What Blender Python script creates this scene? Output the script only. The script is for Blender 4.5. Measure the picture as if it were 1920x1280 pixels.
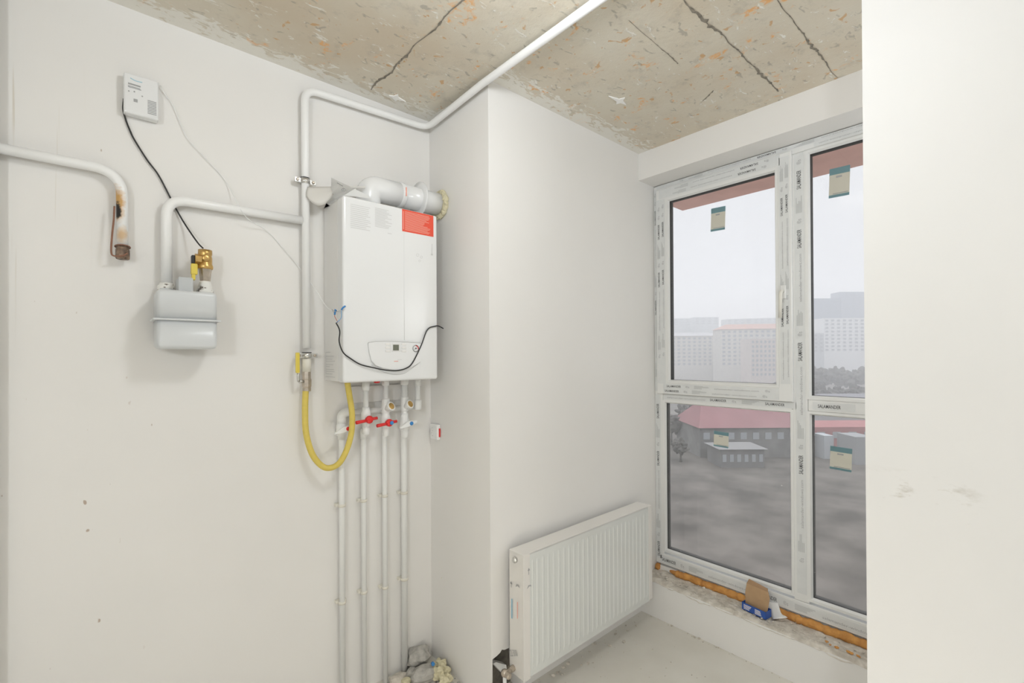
import bpy, bmesh, math, random
from mathutils import Vector, Matrix, noise
random.seed(7)
for o in list(bpy.data.objects): bpy.data.objects.remove(o)
C = bpy.context.scene.collection
sc = bpy.context.scene

# ---------------------------------------------------------------- camera
F = 870.85; CY = 662.14
YAW, PIT, ROL = 0.723044, 0.0038155, -0.005422
CAMZ = 1.4674
FW = Vector((math.sin(YAW)*math.cos(PIT), math.cos(YAW)*math.cos(PIT), math.sin(PIT)))
R0 = Vector((math.cos(YAW), -math.sin(YAW), 0)); U0 = R0.cross(FW)
RT = R0*math.cos(ROL)+U0*math.sin(ROL); UP = U0*math.cos(ROL)-R0*math.sin(ROL)
CAM = Vector((0, 0, CAMZ))
cd = bpy.data.cameras.new('camera'); cam = bpy.data.objects.new('camera', cd); C.objects.link(cam)
M = Matrix((RT, UP, -FW)).transposed().to_4x4(); M.translation = CAM
cam.matrix_world = M
cd.sensor_width = 36; cd.lens = F/1920*36; cd.shift_y = (CY-640)/1920
cd.clip_start = .02; cd.clip_end = 3000
sc.camera = cam

# ---------------------------------------------------------------- world, added fill lights, exposure
w = bpy.data.worlds.new('world'); sc.world = w; w.use_nodes = True
bg = w.node_tree.nodes['Background']
bg.inputs[0].default_value = (.87, .89, .93, 1)
# overcast sky: brighter towards the zenith
_nt = w.node_tree; _g = _nt.nodes.new('ShaderNodeTexCoord'); _s = _nt.nodes.new('ShaderNodeSeparateXYZ'); _m = _nt.nodes.new('ShaderNodeMapRange')
_nt.links.new(_g.outputs['Generated'], _s.inputs[0]); _nt.links.new(_s.outputs[2], _m.inputs[0])
_m.inputs[1].default_value = .30; _m.inputs[2].default_value = 1.0; _m.inputs[3].default_value = .91; _m.inputs[4].default_value = 3.0
_nt.links.new(_m.outputs[0], bg.inputs[1])
sc.view_settings.view_transform = 'Standard'; sc.view_settings.look = 'None'
sc.view_settings.gamma = 1; sc.view_settings.exposure = 0.0; sc.view_settings.use_curve_mapping = False

def point_light(name, loc, power, radius, col):
    l = bpy.data.lights.new(name, 'POINT'); l.energy = power; l.shadow_soft_size = radius; l.color = col
    o = bpy.data.objects.new(name, l); o.location = loc; C.objects.link(o); return o
FILL = (-1.3, -.75, 1.95); FILL2 = (.72, .68, 2.46)  # fill lights added to even out the room brightness, all out of view
point_light('fill_light', FILL, 52, .14, (.90, .95, 1))
point_light('fill_light', FILL2, 17, .12, (.90, .95, 1))
FILL3 = (2.15, -.38, 1.85)
point_light('fill_light', FILL3, 10.5, .18, (.95, .975, 1))
point_light('fill_light', (.58, .46, .36), 7.0, .08, (1, .94, .84))   # low fill light added near the floor, unseen below the frame
pl = bpy.data.lights.new('window_portal', 'AREA'); pl.shape = 'RECTANGLE'; pl.size = 2.25; pl.size_y = 1.6
pl.cycles.is_portal = True
po = bpy.data.objects.new('window_portal', pl); C.objects.link(po)
po.location = (2.66, .74, 1.35); po.rotation_euler = (0, math.radians(90), 0)

# ---------------------------------------------------------------- helpers
def ray(px, py): return FW + RT*((px-960)/F) - UP*((py-CY)/F)
def atx(px, py, X): v = ray(px, py); return CAM + v*(X/v.x)
def aty(px, py, Y): v = ray(px, py); return CAM + v*(Y/v.y)
def atz(px, py, Z): v = ray(px, py); return CAM + v*((Z-CAMZ)/v.z)

def mat(name, col, rough=.6, metal=0, var=0, scale=8, col2=None, bump=0, bscale=None, spec=None, detail=4, alpha=None):
    m = bpy.data.materials.new(name); m.use_nodes = True
    nt = m.node_tree; b = nt.nodes['Principled BSDF']
    b.inputs['Base Color'].default_value = (*col, 1); b.inputs['Roughness'].default_value = rough
    b.inputs['Metallic'].default_value = metal
    if spec is not None: b.inputs['Specular IOR Level'].default_value = spec
    if alpha is not None: b.inputs['Alpha'].default_value = alpha
    tc = nt.nodes.new('ShaderNodeTexCoord')
    if var or col2:
        n = nt.nodes.new('ShaderNodeTexNoise'); n.inputs['Scale'].default_value = scale; n.inputs['Detail'].default_value = detail
        nt.links.new(tc.outputs['Object'], n.inputs['Vector'])
        r = nt.nodes.new('ShaderNodeValToRGB'); r.color_ramp.elements[0].position = .35; r.color_ramp.elements[1].position = .65
        c2 = col2 or tuple(max(0, c*(1-var)) for c in col)
        r.color_ramp.elements[0].color = (*c2, 1); r.color_ramp.elements[1].color = (*col, 1)
        nt.links.new(n.outputs['Fac'], r.inputs['Fac']); nt.links.new(r.outputs['Color'], b.inputs['Base Color'])
    if bump:
        n2 = nt.nodes.new('ShaderNodeTexNoise'); n2.inputs['Scale'].default_value = bscale or 30; n2.inputs['Detail'].default_value = 5
        nt.links.new(tc.outputs['Object'], n2.inputs['Vector'])
        bp = nt.nodes.new('ShaderNodeBump'); bp.inputs['Strength'].default_value = bump; bp.inputs['Distance'].default_value = .01
        nt.links.new(n2.outputs['Fac'], bp.inputs['Height']); nt.links.new(bp.outputs['Normal'], b.inputs['Normal'])
    return m

def N(nt, t, **kw):
    n = nt.nodes.new(t)
    for k, v in kw.items():
        if k in n.inputs: n.inputs[k].default_value = v
        else: setattr(n, k, v)
    return n
def ramp(nt, src, p0, p1, inv=False):
    r = nt.nodes.new('ShaderNodeMapRange'); r.inputs[1].default_value = p0; r.inputs[2].default_value = p1
    r.inputs[3].default_value = 1 if inv else 0; r.inputs[4].default_value = 0 if inv else 1
    nt.links.new(src, r.inputs[0]); return r.outputs[0]
def mth(nt, op, a, b=None):
    n = nt.nodes.new('ShaderNodeMath'); n.operation = op
    for i, v in enumerate((a, b)):
        if v is None: continue
        if isinstance(v, (int, float)): n.inputs[i].default_value = v
        else: nt.links.new(v, n.inputs[i])
    return n.outputs[0]
def mix(nt, fac, a, b):
    n = nt.nodes.new('ShaderNodeMix'); n.data_type = 'RGBA'
    nt.links.new(fac, n.inputs[0]) if not isinstance(fac, float) else setattr(n.inputs[0], 'default_value', fac)
    for i, v in ((6, a), (7, b)):
        if isinstance(v, tuple): n.inputs[i].default_value = (*v, 1)
        else: nt.links.new(v, n.inputs[i])
    return n.outputs[2]
def noise_tex(nt, vec, scale, detail=4, rough=.5, dist=0):
    n = N(nt, 'ShaderNodeTexNoise'); n.inputs['Scale'].default_value = scale; n.inputs['Detail'].default_value = detail
    n.inputs['Roughness'].default_value = rough; n.inputs['Distortion'].default_value = dist
    nt.links.new(vec, n.inputs['Vector']); return n.outputs['Fac']
def mapping(nt, vec, loc=(0, 0, 0), scl=(1, 1, 1)):
    n = N(nt, 'ShaderNodeMapping'); n.inputs['Location'].default_value = loc; n.inputs['Scale'].default_value = scl
    nt.links.new(vec, n.inputs['Vector']); return n.outputs[0]

class MB:
    def __init__(s): s.bm = bmesh.new(); s.smooth = False
    def box(s, a, b, bev=0, seg=2, mtx=None):
        a, b = Vector(a), Vector(b); c = (a+b)/2; d = b-a
        m = Matrix.Translation(c) @ Matrix.Diagonal((abs(d.x), abs(d.y), abs(d.z), 1))
        r = bmesh.ops.create_cube(s.bm, size=1, matrix=m); vs = r['verts']
        if bev:
            es = list({e for v in vs for e in v.link_edges})
            rr = bmesh.ops.bevel(s.bm, geom=es, offset=bev, segments=seg, profile=.5, affect='EDGES')
            vs = list({v for v in rr['verts']} | {v for f in rr['faces'] for v in f.verts} | {v for v in vs if v.is_valid})
        if mtx is not None: bmesh.ops.transform(s.bm, matrix=mtx, verts=vs)
        return s
    def tube(s, pts, r, seg=14, cap=True, closed=False):
        pts = [Vector(p) for p in pts]; n = len(pts)
        rs = r if isinstance(r, (list, tuple)) else [r]*n
        up = None; rings = []
        for i, p in enumerate(pts):
            a = pts[i-1] if i else pts[0]; b = pts[i+1] if i < n-1 else pts[-1]
            if closed: a = pts[(i-1) % n]; b = pts[(i+1) % n]
            t = (b-a).normalized()
            if up is None:
                up = Vector((0, 0, 1)) if abs(t.z) < .9 else Vector((1, 0, 0))
            up = (up - t*up.dot(t)).normalized(); v = t.cross(up)
            k = 1
            if not closed and 0 < i < n-1:
                c = (p-a).normalized().dot((b-p).normalized()); k = 1/max(.7, math.sqrt((1+c)/2))
            rings.append([s.bm.verts.new(p+(up*math.cos(2*math.pi*j/seg)+v*math.sin(2*math.pi*j/seg))*rs[i]*k) for j in range(seg)])
        for i in range(n if closed else n-1):
            A, B = rings[i], rings[(i+1) % n]
            for j in range(seg): 
                f = s.bm.faces.new((A[j], A[(j+1) % seg], B[(j+1) % seg], B[j])); f.smooth = True
        if cap and not closed:
            s.bm.faces.new(rings[0][::-1]); s.bm.faces.new(rings[-1])
        return s
    def lathe(s, o, axis, prof, seg=24):
        """prof: list of (distance along axis, radius)"""
        o = Vector(o); t = Vector(axis).normalized()
        up = Vector((0, 0, 1)) if abs(t.z) < .9 else Vector((1, 0, 0)); up = (up-t*up.dot(t)).normalized(); v = t.cross(up)
        rings = []
        for h, r in prof:
            r = max(r, 1e-5)
            rings.append([s.bm.verts.new(o+t*h+(up*math.cos(2*math.pi*j/seg)+v*math.sin(2*math.pi*j/seg))*r) for j in range(seg)])
        for A, B in zip(rings, rings[1:]):
            for j in range(seg): s.bm.faces.new((A[j], A[(j+1) % seg], B[(j+1) % seg], B[j])).smooth = seg > 8
        s.bm.faces.new(rings[0][::-1]); s.bm.faces.new(rings[-1])
        return s
    def prism(s, poly, ext):
        """closed polygon (3d points) extruded by vector"""
        ext = Vector(ext); a = [s.bm.verts.new(Vector(p)) for p in poly]; b = [s.bm.verts.new(Vector(p)+ext) for p in poly]
        n = len(a); s.bm.faces.new(a[::-1]); s.bm.faces.new(b)
        for i in range(n): s.bm.faces.new((a[i], a[(i+1) % n], b[(i+1) % n], b[i]))
        return s
    def quad(s, o, u, v):
        o, u, v = Vector(o), Vector(u), Vector(v)
        s.bm.faces.new([s.bm.verts.new(p) for p in (o, o+u, o+u+v, o+v)]); return s
    def poly(s, pts):
        s.bm.faces.new([s.bm.verts.new(Vector(p)) for p in pts]); return s
    def sphere(s, c, r, scl=(1, 1, 1), sub=2, rough=0, seed=0):
        m = Matrix.Translation(c) @ Matrix.Diagonal((*scl, 1))
        rr = bmesh.ops.create_icosphere(s.bm, subdivisions=sub, radius=r)
        for v in rr['verts']:
            if rough: v.co *= 1+rough*noise.noise(v.co/r*1.7+Vector((seed*7.3, seed*1.7, seed)))*2
            v.co = m @ v.co
            for f in v.link_faces: f.smooth = not rough or sub > 3
        return s
    def torus(s, c, axis, R, r, seg=32, rs=8):
        t = Vector(axis).normalized(); up = Vector((0, 0, 1)) if abs(t.z) < .9 else Vector((1, 0, 0))
        up = (up-t*up.dot(t)).normalized(); v = t.cross(up); c = Vector(c)
        return s.tube([c+(up*math.cos(2*math.pi*i/seg)+v*math.sin(2*math.pi*i/seg))*R for i in range(seg)], r, rs, closed=True)
    def build(s, name, m, parent=None, solid=0):
        bmesh.ops.recalc_face_normals(s.bm, faces=s.bm.faces)
        me = bpy.data.meshes.new(name); s.bm.to_mesh(me); s.bm.free()
        if m: me.materials.append(m)
        o = bpy.data.objects.new(name, me); C.objects.link(o)
        if parent: o.parent = parent; o.matrix_parent_inverse = parent.matrix_world.inverted()
        if solid:
            md = o.modifiers.new('thickness', 'SOLIDIFY'); md.thickness = solid; md.offset = 0
        return o

def tag(o, label=None, cat=None, group=None, kind=None):
    if label: o['label'] = label
    if cat: o['category'] = cat
    if group: o['group'] = group
    if kind: o['kind'] = kind
    return o
def thing(name, loc, label, cat, group=None):
    o = bpy.data.objects.new(name, None); C.objects.link(o); o.location = loc; o.empty_display_size = .05
    o.matrix_world = Matrix.Translation(loc)
    return tag(o, label, cat, group)
def struct(o): o['kind'] = 'structure'; return o

def fillet(pts, r, n=8):
    pts = [Vector(p) for p in pts]; out = [pts[0]]
    for i in range(1, len(pts)-1):
        p, a, b = pts[i], pts[i-1], pts[i+1]
        da, db = (a-p), (b-p); rr = r[i-1] if isinstance(r, (list, tuple)) else r
        k = min(rr, da.length*.49, db.length*.49)
        s, e = p+da.normalized()*k, p+db.normalized()*k
        for j in range(n+1):
            t = j/n; out.append(s*(1-t)**2+p*2*t*(1-t)+e*t*t)
    out.append(pts[-1]); return out
def spline(pts, n=8):
    pts = [Vector(p) for p in pts]; P = [pts[0]*2-pts[1]]+pts+[pts[-1]*2-pts[-2]]; out = []
    for i in range(1, len(P)-2):
        a, b, c, d = P[i-1:i+3]
        for j in range(n):
            t = j/n; out.append(.5*((2*b)+(c-a)*t+(2*a-5*b+4*c-d)*t*t+(3*b-a-3*c+d)*t**3))
    out.append(pts[-1]); return out

_tc = {}
def text_geo(txt, bold=False):
    if txt in _tc: return _tc[txt]
    c = bpy.data.curves.new('t', 'FONT'); c.body = txt; c.size = 1; c.resolution_u = 2
    if bold: c.offset = .012
    o = bpy.data.objects.new('t', c); C.objects.link(o)
    dg = bpy.context.evaluated_depsgraph_get(); me = bpy.data.meshes.new_from_object(o.evaluated_get(dg))
    vs = [v.co.copy() for v in me.vertices]; fs = [tuple(p.vertices) for p in me.polygons]
    bpy.data.objects.remove(o); bpy.data.curves.remove(c); bpy.data.meshes.remove(me)
    x0 = min(v.x for v in vs); x1 = max(v.x for v in vs); y0 = min(v.y for v in vs); y1 = max(v.y for v in vs)
    vs = [Vector(((v.x-x0)/(x1-x0), (v.y-y0)/(y1-y0))) for v in vs]
    _tc[txt] = (vs, fs); return vs, fs
def add_text(mb, txt, o, u, v, bold=False):
    """o: lower left corner; u: full width vector; v: full height vector"""
    vs, fs = text_geo(txt, bold); o, u, v = Vector(o), Vector(u), Vector(v)
    bv = [mb.bm.verts.new(o+u*p.x+v*p.y) for p in vs]
    for f in fs:
        try: mb.bm.faces.new([bv[i] for i in f])
        except ValueError: pass
def add_lines(mb, o, u, v, n, fill=.45, rag=.25, seed=1):
    """n fine print rows within a rectangle"""
    rg = random.Random(seed); o, u, v = Vector(o), Vector(u), Vector(v)
    for i in range(n):
        k = 1-rg.random()*rag
        mb.quad(o+v*((i+.2)/n), u*k, v*(fill/n))

# ---------------------------------------------------------------- materials
WARM = (.87, .853, .825)
def plaster(name, col, extra=None):
    m = bpy.data.materials.new(name); m.use_nodes = True; nt = m.node_tree; b = nt.nodes['Principled BSDF']
    tc = N(nt, 'ShaderNodeTexCoord').outputs['Object']
    c = mix(nt, ramp(nt, noise_tex(nt, tc, 1.6, 3), .3, .7), tuple(x*.965 for x in col), col)
    # rare brown flecks
    vz = N(nt, 'ShaderNodeTexVoronoi'); vz.inputs['Scale'].default_value = 9; nt.links.new(mapping(nt, tc, scl=(1, 1, .45)), vz.inputs['Vector'])
    dot = ramp(nt, vz.outputs['Distance'], .012, .022, True)
    pick = ramp(nt, noise_tex(nt, tc, 2.3, 2), .62, .64)
    f = mth(nt, 'MULTIPLY', mth(nt, 'MULTIPLY', dot, pick), .55)
    c = mix(nt, f, c, (.36, .25, .16))
    if extra: c = extra(nt, tc, c)
    nt.links.new(c, b.inputs['Base Color']); b.inputs['Roughness'].default_value = .62
    b.inputs['Specular IOR Level'].default_value = .3
    bp = N(nt, 'ShaderNodeBump'); bp.inputs['Strength'].default_value = .12; bp.inputs['Distance'].default_value = .01
    nt.links.new(noise_tex(nt, tc, 5, 5, .6), bp.inputs['Height']); nt.links.new(bp.outputs['Normal'], b.inputs['Normal'])
    return m
def region(nt, tc, x=None, y=None, z=None):
    s = N(nt, 'ShaderNodeSeparateXYZ'); nt.links.new(tc, s.inputs[0]); f = None
    for i, lim in enumerate((x, y, z)):
        if lim is None: continue
        a, b, c, d = lim
        g = mth(nt, 'MULTIPLY', ramp(nt, s.outputs[i], a, b), ramp(nt, s.outputs[i], c, d, True))
        f = g if f is None else mth(nt, 'MULTIPLY', f, g)
    return f
def left_marks(nt, tc, c):
    st = ramp(nt, noise_tex(nt, mapping(nt, tc, scl=(60, 1, 1.2)), 1, 3), .63, .70)
    f = mth(nt, 'MULTIPLY', mth(nt, 'MULTIPLY', st, region(nt, tc, x=(-.25, -.2, -.08, -.02), z=(1.5, 1.8, 2.35, 2.5))), .45)
    c = mix(nt, f, c, (.55, .47, .34))
    dots = ramp(nt, noise_tex(nt, mapping(nt, tc, scl=(1, 1, .5)), 38, 2), .73, .76)
    f = mth(nt, 'MULTIPLY', mth(nt, 'MULTIPLY', dots, region(nt, tc, x=(-.3, -.25, 0, .12), z=(.3, .5, 1.7, 1.9))), .7)
    return mix(nt, f, c, (.40, .27, .18))
def right_marks(nt, tc, c):
    n = ramp(nt, noise_tex(nt, mapping(nt, tc, scl=(1, 9, 22)), 1, 5, .7), .58, .70)
    f = mth(nt, 'MULTIPLY', mth(nt, 'MULTIPLY', n, region(nt, tc, y=(.08, .14, .28, .33), z=(.98, 1.04, 1.12, 1.16))), .5)
    return mix(nt, f, c, (.50, .46, .38))
M_wallA = plaster('painted_plaster_left', WARM, left_marks)
M_wall = plaster('painted_plaster', WARM)
M_wallE = plaster('painted_plaster_white', (.93, .925, .915), right_marks)

def concrete_ceiling():
    m = bpy.data.materials.new('bare_concrete_ceiling'); m.use_nodes = True; nt = m.node_tree; b = nt.nodes['Principled BSDF']
    tc = N(nt, 'ShaderNodeTexCoord').outputs['Object']
    c = mix(nt, ramp(nt, noise_tex(nt, tc, 2.2, 5, .55), .32, .68), (.66, .575, .45), (.74, .70, .60))
    c = mix(nt, mth(nt, 'MULTIPLY', ramp(nt, noise_tex(nt, mapping(nt, tc, (3, 1, 0)), 14, 6, .65), .56, .75), .35), c, (.30, .29, .26))
    # rust coloured streaks
    o1 = ramp(nt, noise_tex(nt, mapping(nt, tc, (5, 2, 0), (1.4, 1, 1)), 6.5, 4, .6, .8), .60, .66)
    o2 = ramp(nt, noise_tex(nt, mapping(nt, tc, (9, 4, 0)), 27, 3, .6, 1.2), .45, .62)
    c = mix(nt, mth(nt, 'MULTIPLY', mth(nt, 'MULTIPLY', o1, o2), .8), c, (.84, .42, .12))
    o3 = ramp(nt, noise_tex(nt, mapping(nt, tc, (1, 7, 0)), 24, 3, .5, .5), .655, .70)
    c = mix(nt, mth(nt, 'MULTIPLY', o3, .75), c, (.62, .36, .15))
    g = ramp(nt, noise_tex(nt, mapping(nt, tc, (4, 4, 0), (1, 1.6, 1)), 22, 3, .5, .6), .64, .70)
    c = mix(nt, mth(nt, 'MULTIPLY', g, .4), c, (.22, .21, .18))
    # plaster smeared up from the walls
    s = N(nt, 'ShaderNodeSeparateXYZ'); nt.links.new(tc, s.inputs[0])
    da = mth(nt, 'SUBTRACT', 1.977, s.outputs[1])           # distance to the long wall
    inb = ramp(nt, s.outputs[0], 1.19, 1.22)                # past the corner the wall is nearer
    dc = mth(nt, 'SUBTRACT', 1.512, s.outputs[1])
    d = mth(nt, 'ADD', mth(nt, 'MULTIPLY', da, mth(nt, 'SUBTRACT', 1, inb)), mth(nt, 'MULTIPLY', dc, inb))
    sm = noise_tex(nt, mapping(nt, tc, (2, 2, 0), (1, 2.2, 1)), 17, 5, .65, .8)
    near = ramp(nt, d, 0.0, .15, True)
    f = ramp(nt, mth(nt, 'ADD', sm, mth(nt, 'MULTIPLY', near, .30)), .62, .67)
    c = mix(nt, mth(nt, 'MULTIPLY', f, .85), c, (.88, .86, .80))
    nt.links.new(c, b.inputs['Base Color']); b.inputs['Roughness'].default_value = .85
    bp = N(nt, 'ShaderNodeBump'); bp.inputs['Strength'].default_value = .35; bp.inputs['Distance'].default_value = .008
    nt.links.new(mth(nt, 'ADD', noise_tex(nt, tc, 20, 6, .7), mth(nt, 'MULTIPLY', f, .5)), bp.inputs['Height']); nt.links.new(bp.outputs['Normal'], b.inputs['Normal'])
    return m
M_ceil = concrete_ceiling()
M_floor = mat('screed_floor', (.76, .735, .67), .55, col2=(.68, .65, .58), scale=3, detail=6, bump=.1, bscale=12)
M_rough = mat('rough_plaster', (.76, .71, .63), .9, col2=(.54, .49, .42), scale=26, detail=8, bump=.8, bscale=60)
M_conc = mat('broken_concrete', (.55, .53, .49), .9, var=.3, scale=30, bump=.6, bscale=60)
M_dark = mat('dark_hole_concrete', (.20, .18, .15), .95, var=.4, scale=30, bump=.6)
M_crack = mat('slab_joint_grime', (.33, .295, .24), .95, var=.4, scale=60)
M_pvc = mat('window_pvc', (.80, .80, .78), .3)
M_film = mat('protective_film', (.75, .76, .75), .28, var=.05, scale=20)
M_print = mat('black_print', (.10, .10, .10), .6)
M_gprint = mat('grey_print', (.42, .42, .42), .6)
M_gblock = mat('pale_grey_print', (.58, .59, .58), .5)
M_gasket = mat('rubber_gasket', (.03, .03, .028), .6)
M_foam = mat('orange_foam', (.72, .36, .10), .85, col2=(.50, .22, .06), scale=18, bump=1, bscale=40)
M_foamy = mat('yellow_foam', (.78, .72, .50), .85, var=.15, scale=18, bump=1, bscale=40)
M_pipe = mat('white_painted_pipe', (.93, .93, .92), .3)
M_ppr = mat('white_plastic_pipe', (.90, .905, .89), .35)
M_clip = mat('cream_plastic_clip', (.82, .79, .70), .5)
M_boil = mat('boiler_enamel', (.855, .86, .86), .22)
M_boils = mat('boiler_side_enamel', (.87, .86, .84), .3)
M_grey = mat('meter_grey', (.69, .71, .72), .3)
M_greyd = mat('meter_counter_grey', (.55, .57, .58), .4)
M_brass = mat('brass', (.72, .47, .17), .32, .85, var=.25, scale=40)
M_nick = mat('nickel_brass', (.60, .53, .45), .3, .85, var=.2, scale=60)
M_chrome = mat('zinc_steel', (.68, .68, .66), .28, .9)
M_yel = mat('yellow_hose', (.76, .60, .13), .5, var=.06, scale=60)
M_yelh = mat('yellow_handle', (.78, .62, .10), .4)
M_red = mat('red_handle', (.78, .03, .03), .3)
M_blue = mat('blue_cap', (.05, .26, .62), .35)
M_black = mat('black_cable', (.025, .025, .025), .45)
M_labr = mat('red_label', (.86, .10, .055), .5)
M_pink = mat('pale_red_print', (.90, .42, .34), .5)
M_faint = mat('faint_grey_print', (.66, .66, .65), .5)
M_faint2 = mat('fainter_grey_print', (.77, .77, .76), .4)
M_sheet = mat('pale_grey_sheet', (.74, .72, .68), .3)
M_chip = mat('chipped_paint', (.88, .87, .83), .6, col2=(.22, .19, .16), scale=60, detail=3)
for n_ in M_chip.node_tree.nodes:
    if n_.type == 'VALTORGB': n_.color_ramp.elements[0].position = .38; n_.color_ramp.elements[1].position = .43
M_rad = mat('radiator_enamel', (.80, .775, .735), .4)
M_radf = mat('radiator_wrapped_front', (.74, .755, .73), .18)
M_cardb = mat('cardboard', (.52, .34, .19), .8, var=.08, scale=30)
M_cblue = mat('blue_carton', (.03, .10, .40), .5)
M_paper = mat('paper', (.90, .90, .88), .7)
M_lcd = mat('display', (.16, .17, .13), .2)
def paper_mat(name, col):
    m = mat(name, col, .6); nt = m.node_tree; b = nt.nodes['Principled BSDF']; t = nt.nodes.new('ShaderNodeBsdfTranslucent'); t.inputs[0].default_value = (*col, 1)
    x = nt.nodes.new('ShaderNodeMixShader'); x.inputs[0].default_value = .5
    nt.links.new(b.outputs[0], x.inputs[1]); nt.links.new(t.outputs[0], x.inputs[2]); nt.links.new(x.outputs[0], nt.nodes['Material Output'].inputs[0]); return m
M_teal = paper_mat('sticker_teal', (.34, .58, .64)); M_stick = paper_mat('sticker_beige', (.86, .84, .76))
M_slab = mat('pink_slab_paint', (.68, .42, .36), .8, var=.1, scale=6)
M_copper = mat('burnt_wire', (.28, .14, .09), .7)

def burnt():
    m = bpy.data.materials.new('scorched_white_pipe'); m.use_nodes = True; nt = m.node_tree; b = nt.nodes['Principled BSDF']
    tc = N(nt, 'ShaderNodeTexCoord').outputs['Object']; s = N(nt, 'ShaderNodeSeparateXYZ'); nt.links.new(tc, s.inputs[0])
    n = noise_tex(nt, tc, 45, 4, .6)
    def blob(z, r, wx=.0, k=1.):
        dz = mth(nt, 'DIVIDE', mth(nt, 'SUBTRACT', s.outputs[2], z), r)
        dx = mth(nt, 'DIVIDE', mth(nt, 'SUBTRACT', s.outputs[0], wx), .018)
        d = mth(nt, 'SQRT', mth(nt, 'ADD', mth(nt, 'MULTIPLY', dz, dz), mth(nt, 'MULTIPLY', dx, dx)))
        return mth(nt, 'ADD', d, mth(nt, 'MULTIPLY', mth(nt, 'SUBTRACT', n, .5), 1.2))
    c = mix(nt, ramp(nt, blob(1.955, .052, .036), .6, 1.25, True), (.93, .93, .92), (.62, .36, .12))
    c = mix(nt, ramp(nt, blob(1.858, .03, .048), .3, 1.1, True), c, (.80, .58, .36))
    c = mix(nt, ramp(nt, blob(1.935, .033, .034), .62, .85, True), c, (.02, .017, .015))
    nt.links.new(c, b.inputs['Base Color']); b.inputs['Roughness'].default_value = .4; return m
M_burnt = burnt()

def glass(name, dirt, tint=(1, 1, 1)):
    m = bpy.data.materials.new(name); m.use_nodes = True; nt = m.node_tree; nt.nodes.clear()
    out = N(nt, 'ShaderNodeOutputMaterial'); tr = N(nt, 'ShaderNodeBsdfTransparent'); tr.inputs[0].default_value = (*tint, 1)
    gl = N(nt, 'ShaderNodeBsdfGlossy'); gl.inputs['Roughness'].default_value = .02
    fr = N(nt, 'ShaderNodeFresnel'); fr.inputs['IOR'].default_value = 1.5
    m1 = N(nt, 'ShaderNodeMixShader'); nt.links.new(fr.outputs[0], m1.inputs[0]); nt.links.new(tr.outputs[0], m1.inputs[1]); nt.links.new(gl.outputs[0], m1.inputs[2])
    tc = N(nt, 'ShaderNodeTexCoord').outputs['Object']
    df = N(nt, 'ShaderNodeBsdfDiffuse'); df.inputs[0].default_value = (.75, .75, .75, 1)
    f = ramp(nt, noise_tex(nt, tc, 3.5, 6, .65), .3, .75)
    sp = ramp(nt, noise_tex(nt, tc, 42, 2), .76, .80)
    f = mth(nt, 'ADD', mth(nt, 'MULTIPLY', mth(nt, 'ADD', f, .35), dirt), mth(nt, 'MULTIPLY', sp, .45*min(1, dirt*10)))
    m2 = N(nt, 'ShaderNodeMixShader'); nt.links.new(f, m2.inputs[0]); nt.links.new(m1.outputs[0], m2.inputs[1]); nt.links.new(df.outputs[0], m2.inputs[2])
    nt.links.new(m2.outputs[0], out.inputs[0]); return m
M_glass = glass('window_glass', .02); M_glassd = glass('dusty_window_glass', .13)

# ---------------------------------------------------------------- room shell
YA, XB, YC, XD, XW, ZC = 1.9774, 1.2095, 1.5123, 2.312, 2.4675, 2.6174
XE = 1.60; YE = .3216; X0, Y0 = -2.6, -3.4
struct(MB().box((X0-.2, Y0-.2, -.15), (2.64, YA+.2, 0)).build('floor', M_floor))
struct(MB().box((X0-.2, Y0-.2, ZC), (2.64, YA+.2, ZC+.2)).build('ceiling', M_ceil))
struct(MB().box((X0-.2, YA, 0), (XB, YA+.2, ZC)).build('wall_left', M_wallA))
# boxed-in corner: side face and front face, with a chipped notch by the floor
notch = [aty(*q, YC) for q in ((923, 1284), (923.5, 1236), (932, 1229), (938, 1223), (941, 1217.5), (946, 1218), (957, 1213))]
zt = notch[1].z
pts = [(XB, 0), (notch[1].x-.002, 0)]+[(p.x, p.z) for p in notch[1:]]+[(notch[-1].x+.05, notch[-1].z-.02), (notch[-1].x+.06, 0), (2.64, 0), (2.64, ZC), (XB, ZC)]
struct(MB().prism([(x, YC, z) for x, z in pts], (0, .10, 0)).build('wall_front', M_wall))
struct(MB().box((XB, YC+.10, 0), (2.64, YA+.2, ZC)).build('wall_middle', M_wall))
struct(MB().box((XB+.004, YC+.07, 0.001), (notch[-1].x+.08, YC+.0999, zt+.12)).build('trim_1', M_dark))
def wall_window():
    b = MB()
    b.box((XD, Y0, 2.465), (2.64, YC, ZC))               # lintel
    b.box((XD, Y0, 0), (2.64, YC, .195))                 # parapet
    b.box((XW+.002, Y0, .195), (2.64, YC, .225))
    b.box((2.46, Y0, .195), (2.64, -.05, 2.465))         # pier past the glazing
    return struct(b.build('wall_window', M_wall))
wall_window()
struct(MB().box((XE, Y0, 0), (XE+.13, YE, ZC)).build('wall_right', M_wallE))
struct(MB().box((X0-.2, Y0-.2, 0), (2.64, Y0, ZC)).build('wall_rear', M_wall))
struct(MB().box((X0-.2, Y0, 0), (X0, YA, ZC)).build('wall_outer', M_wall))
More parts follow.
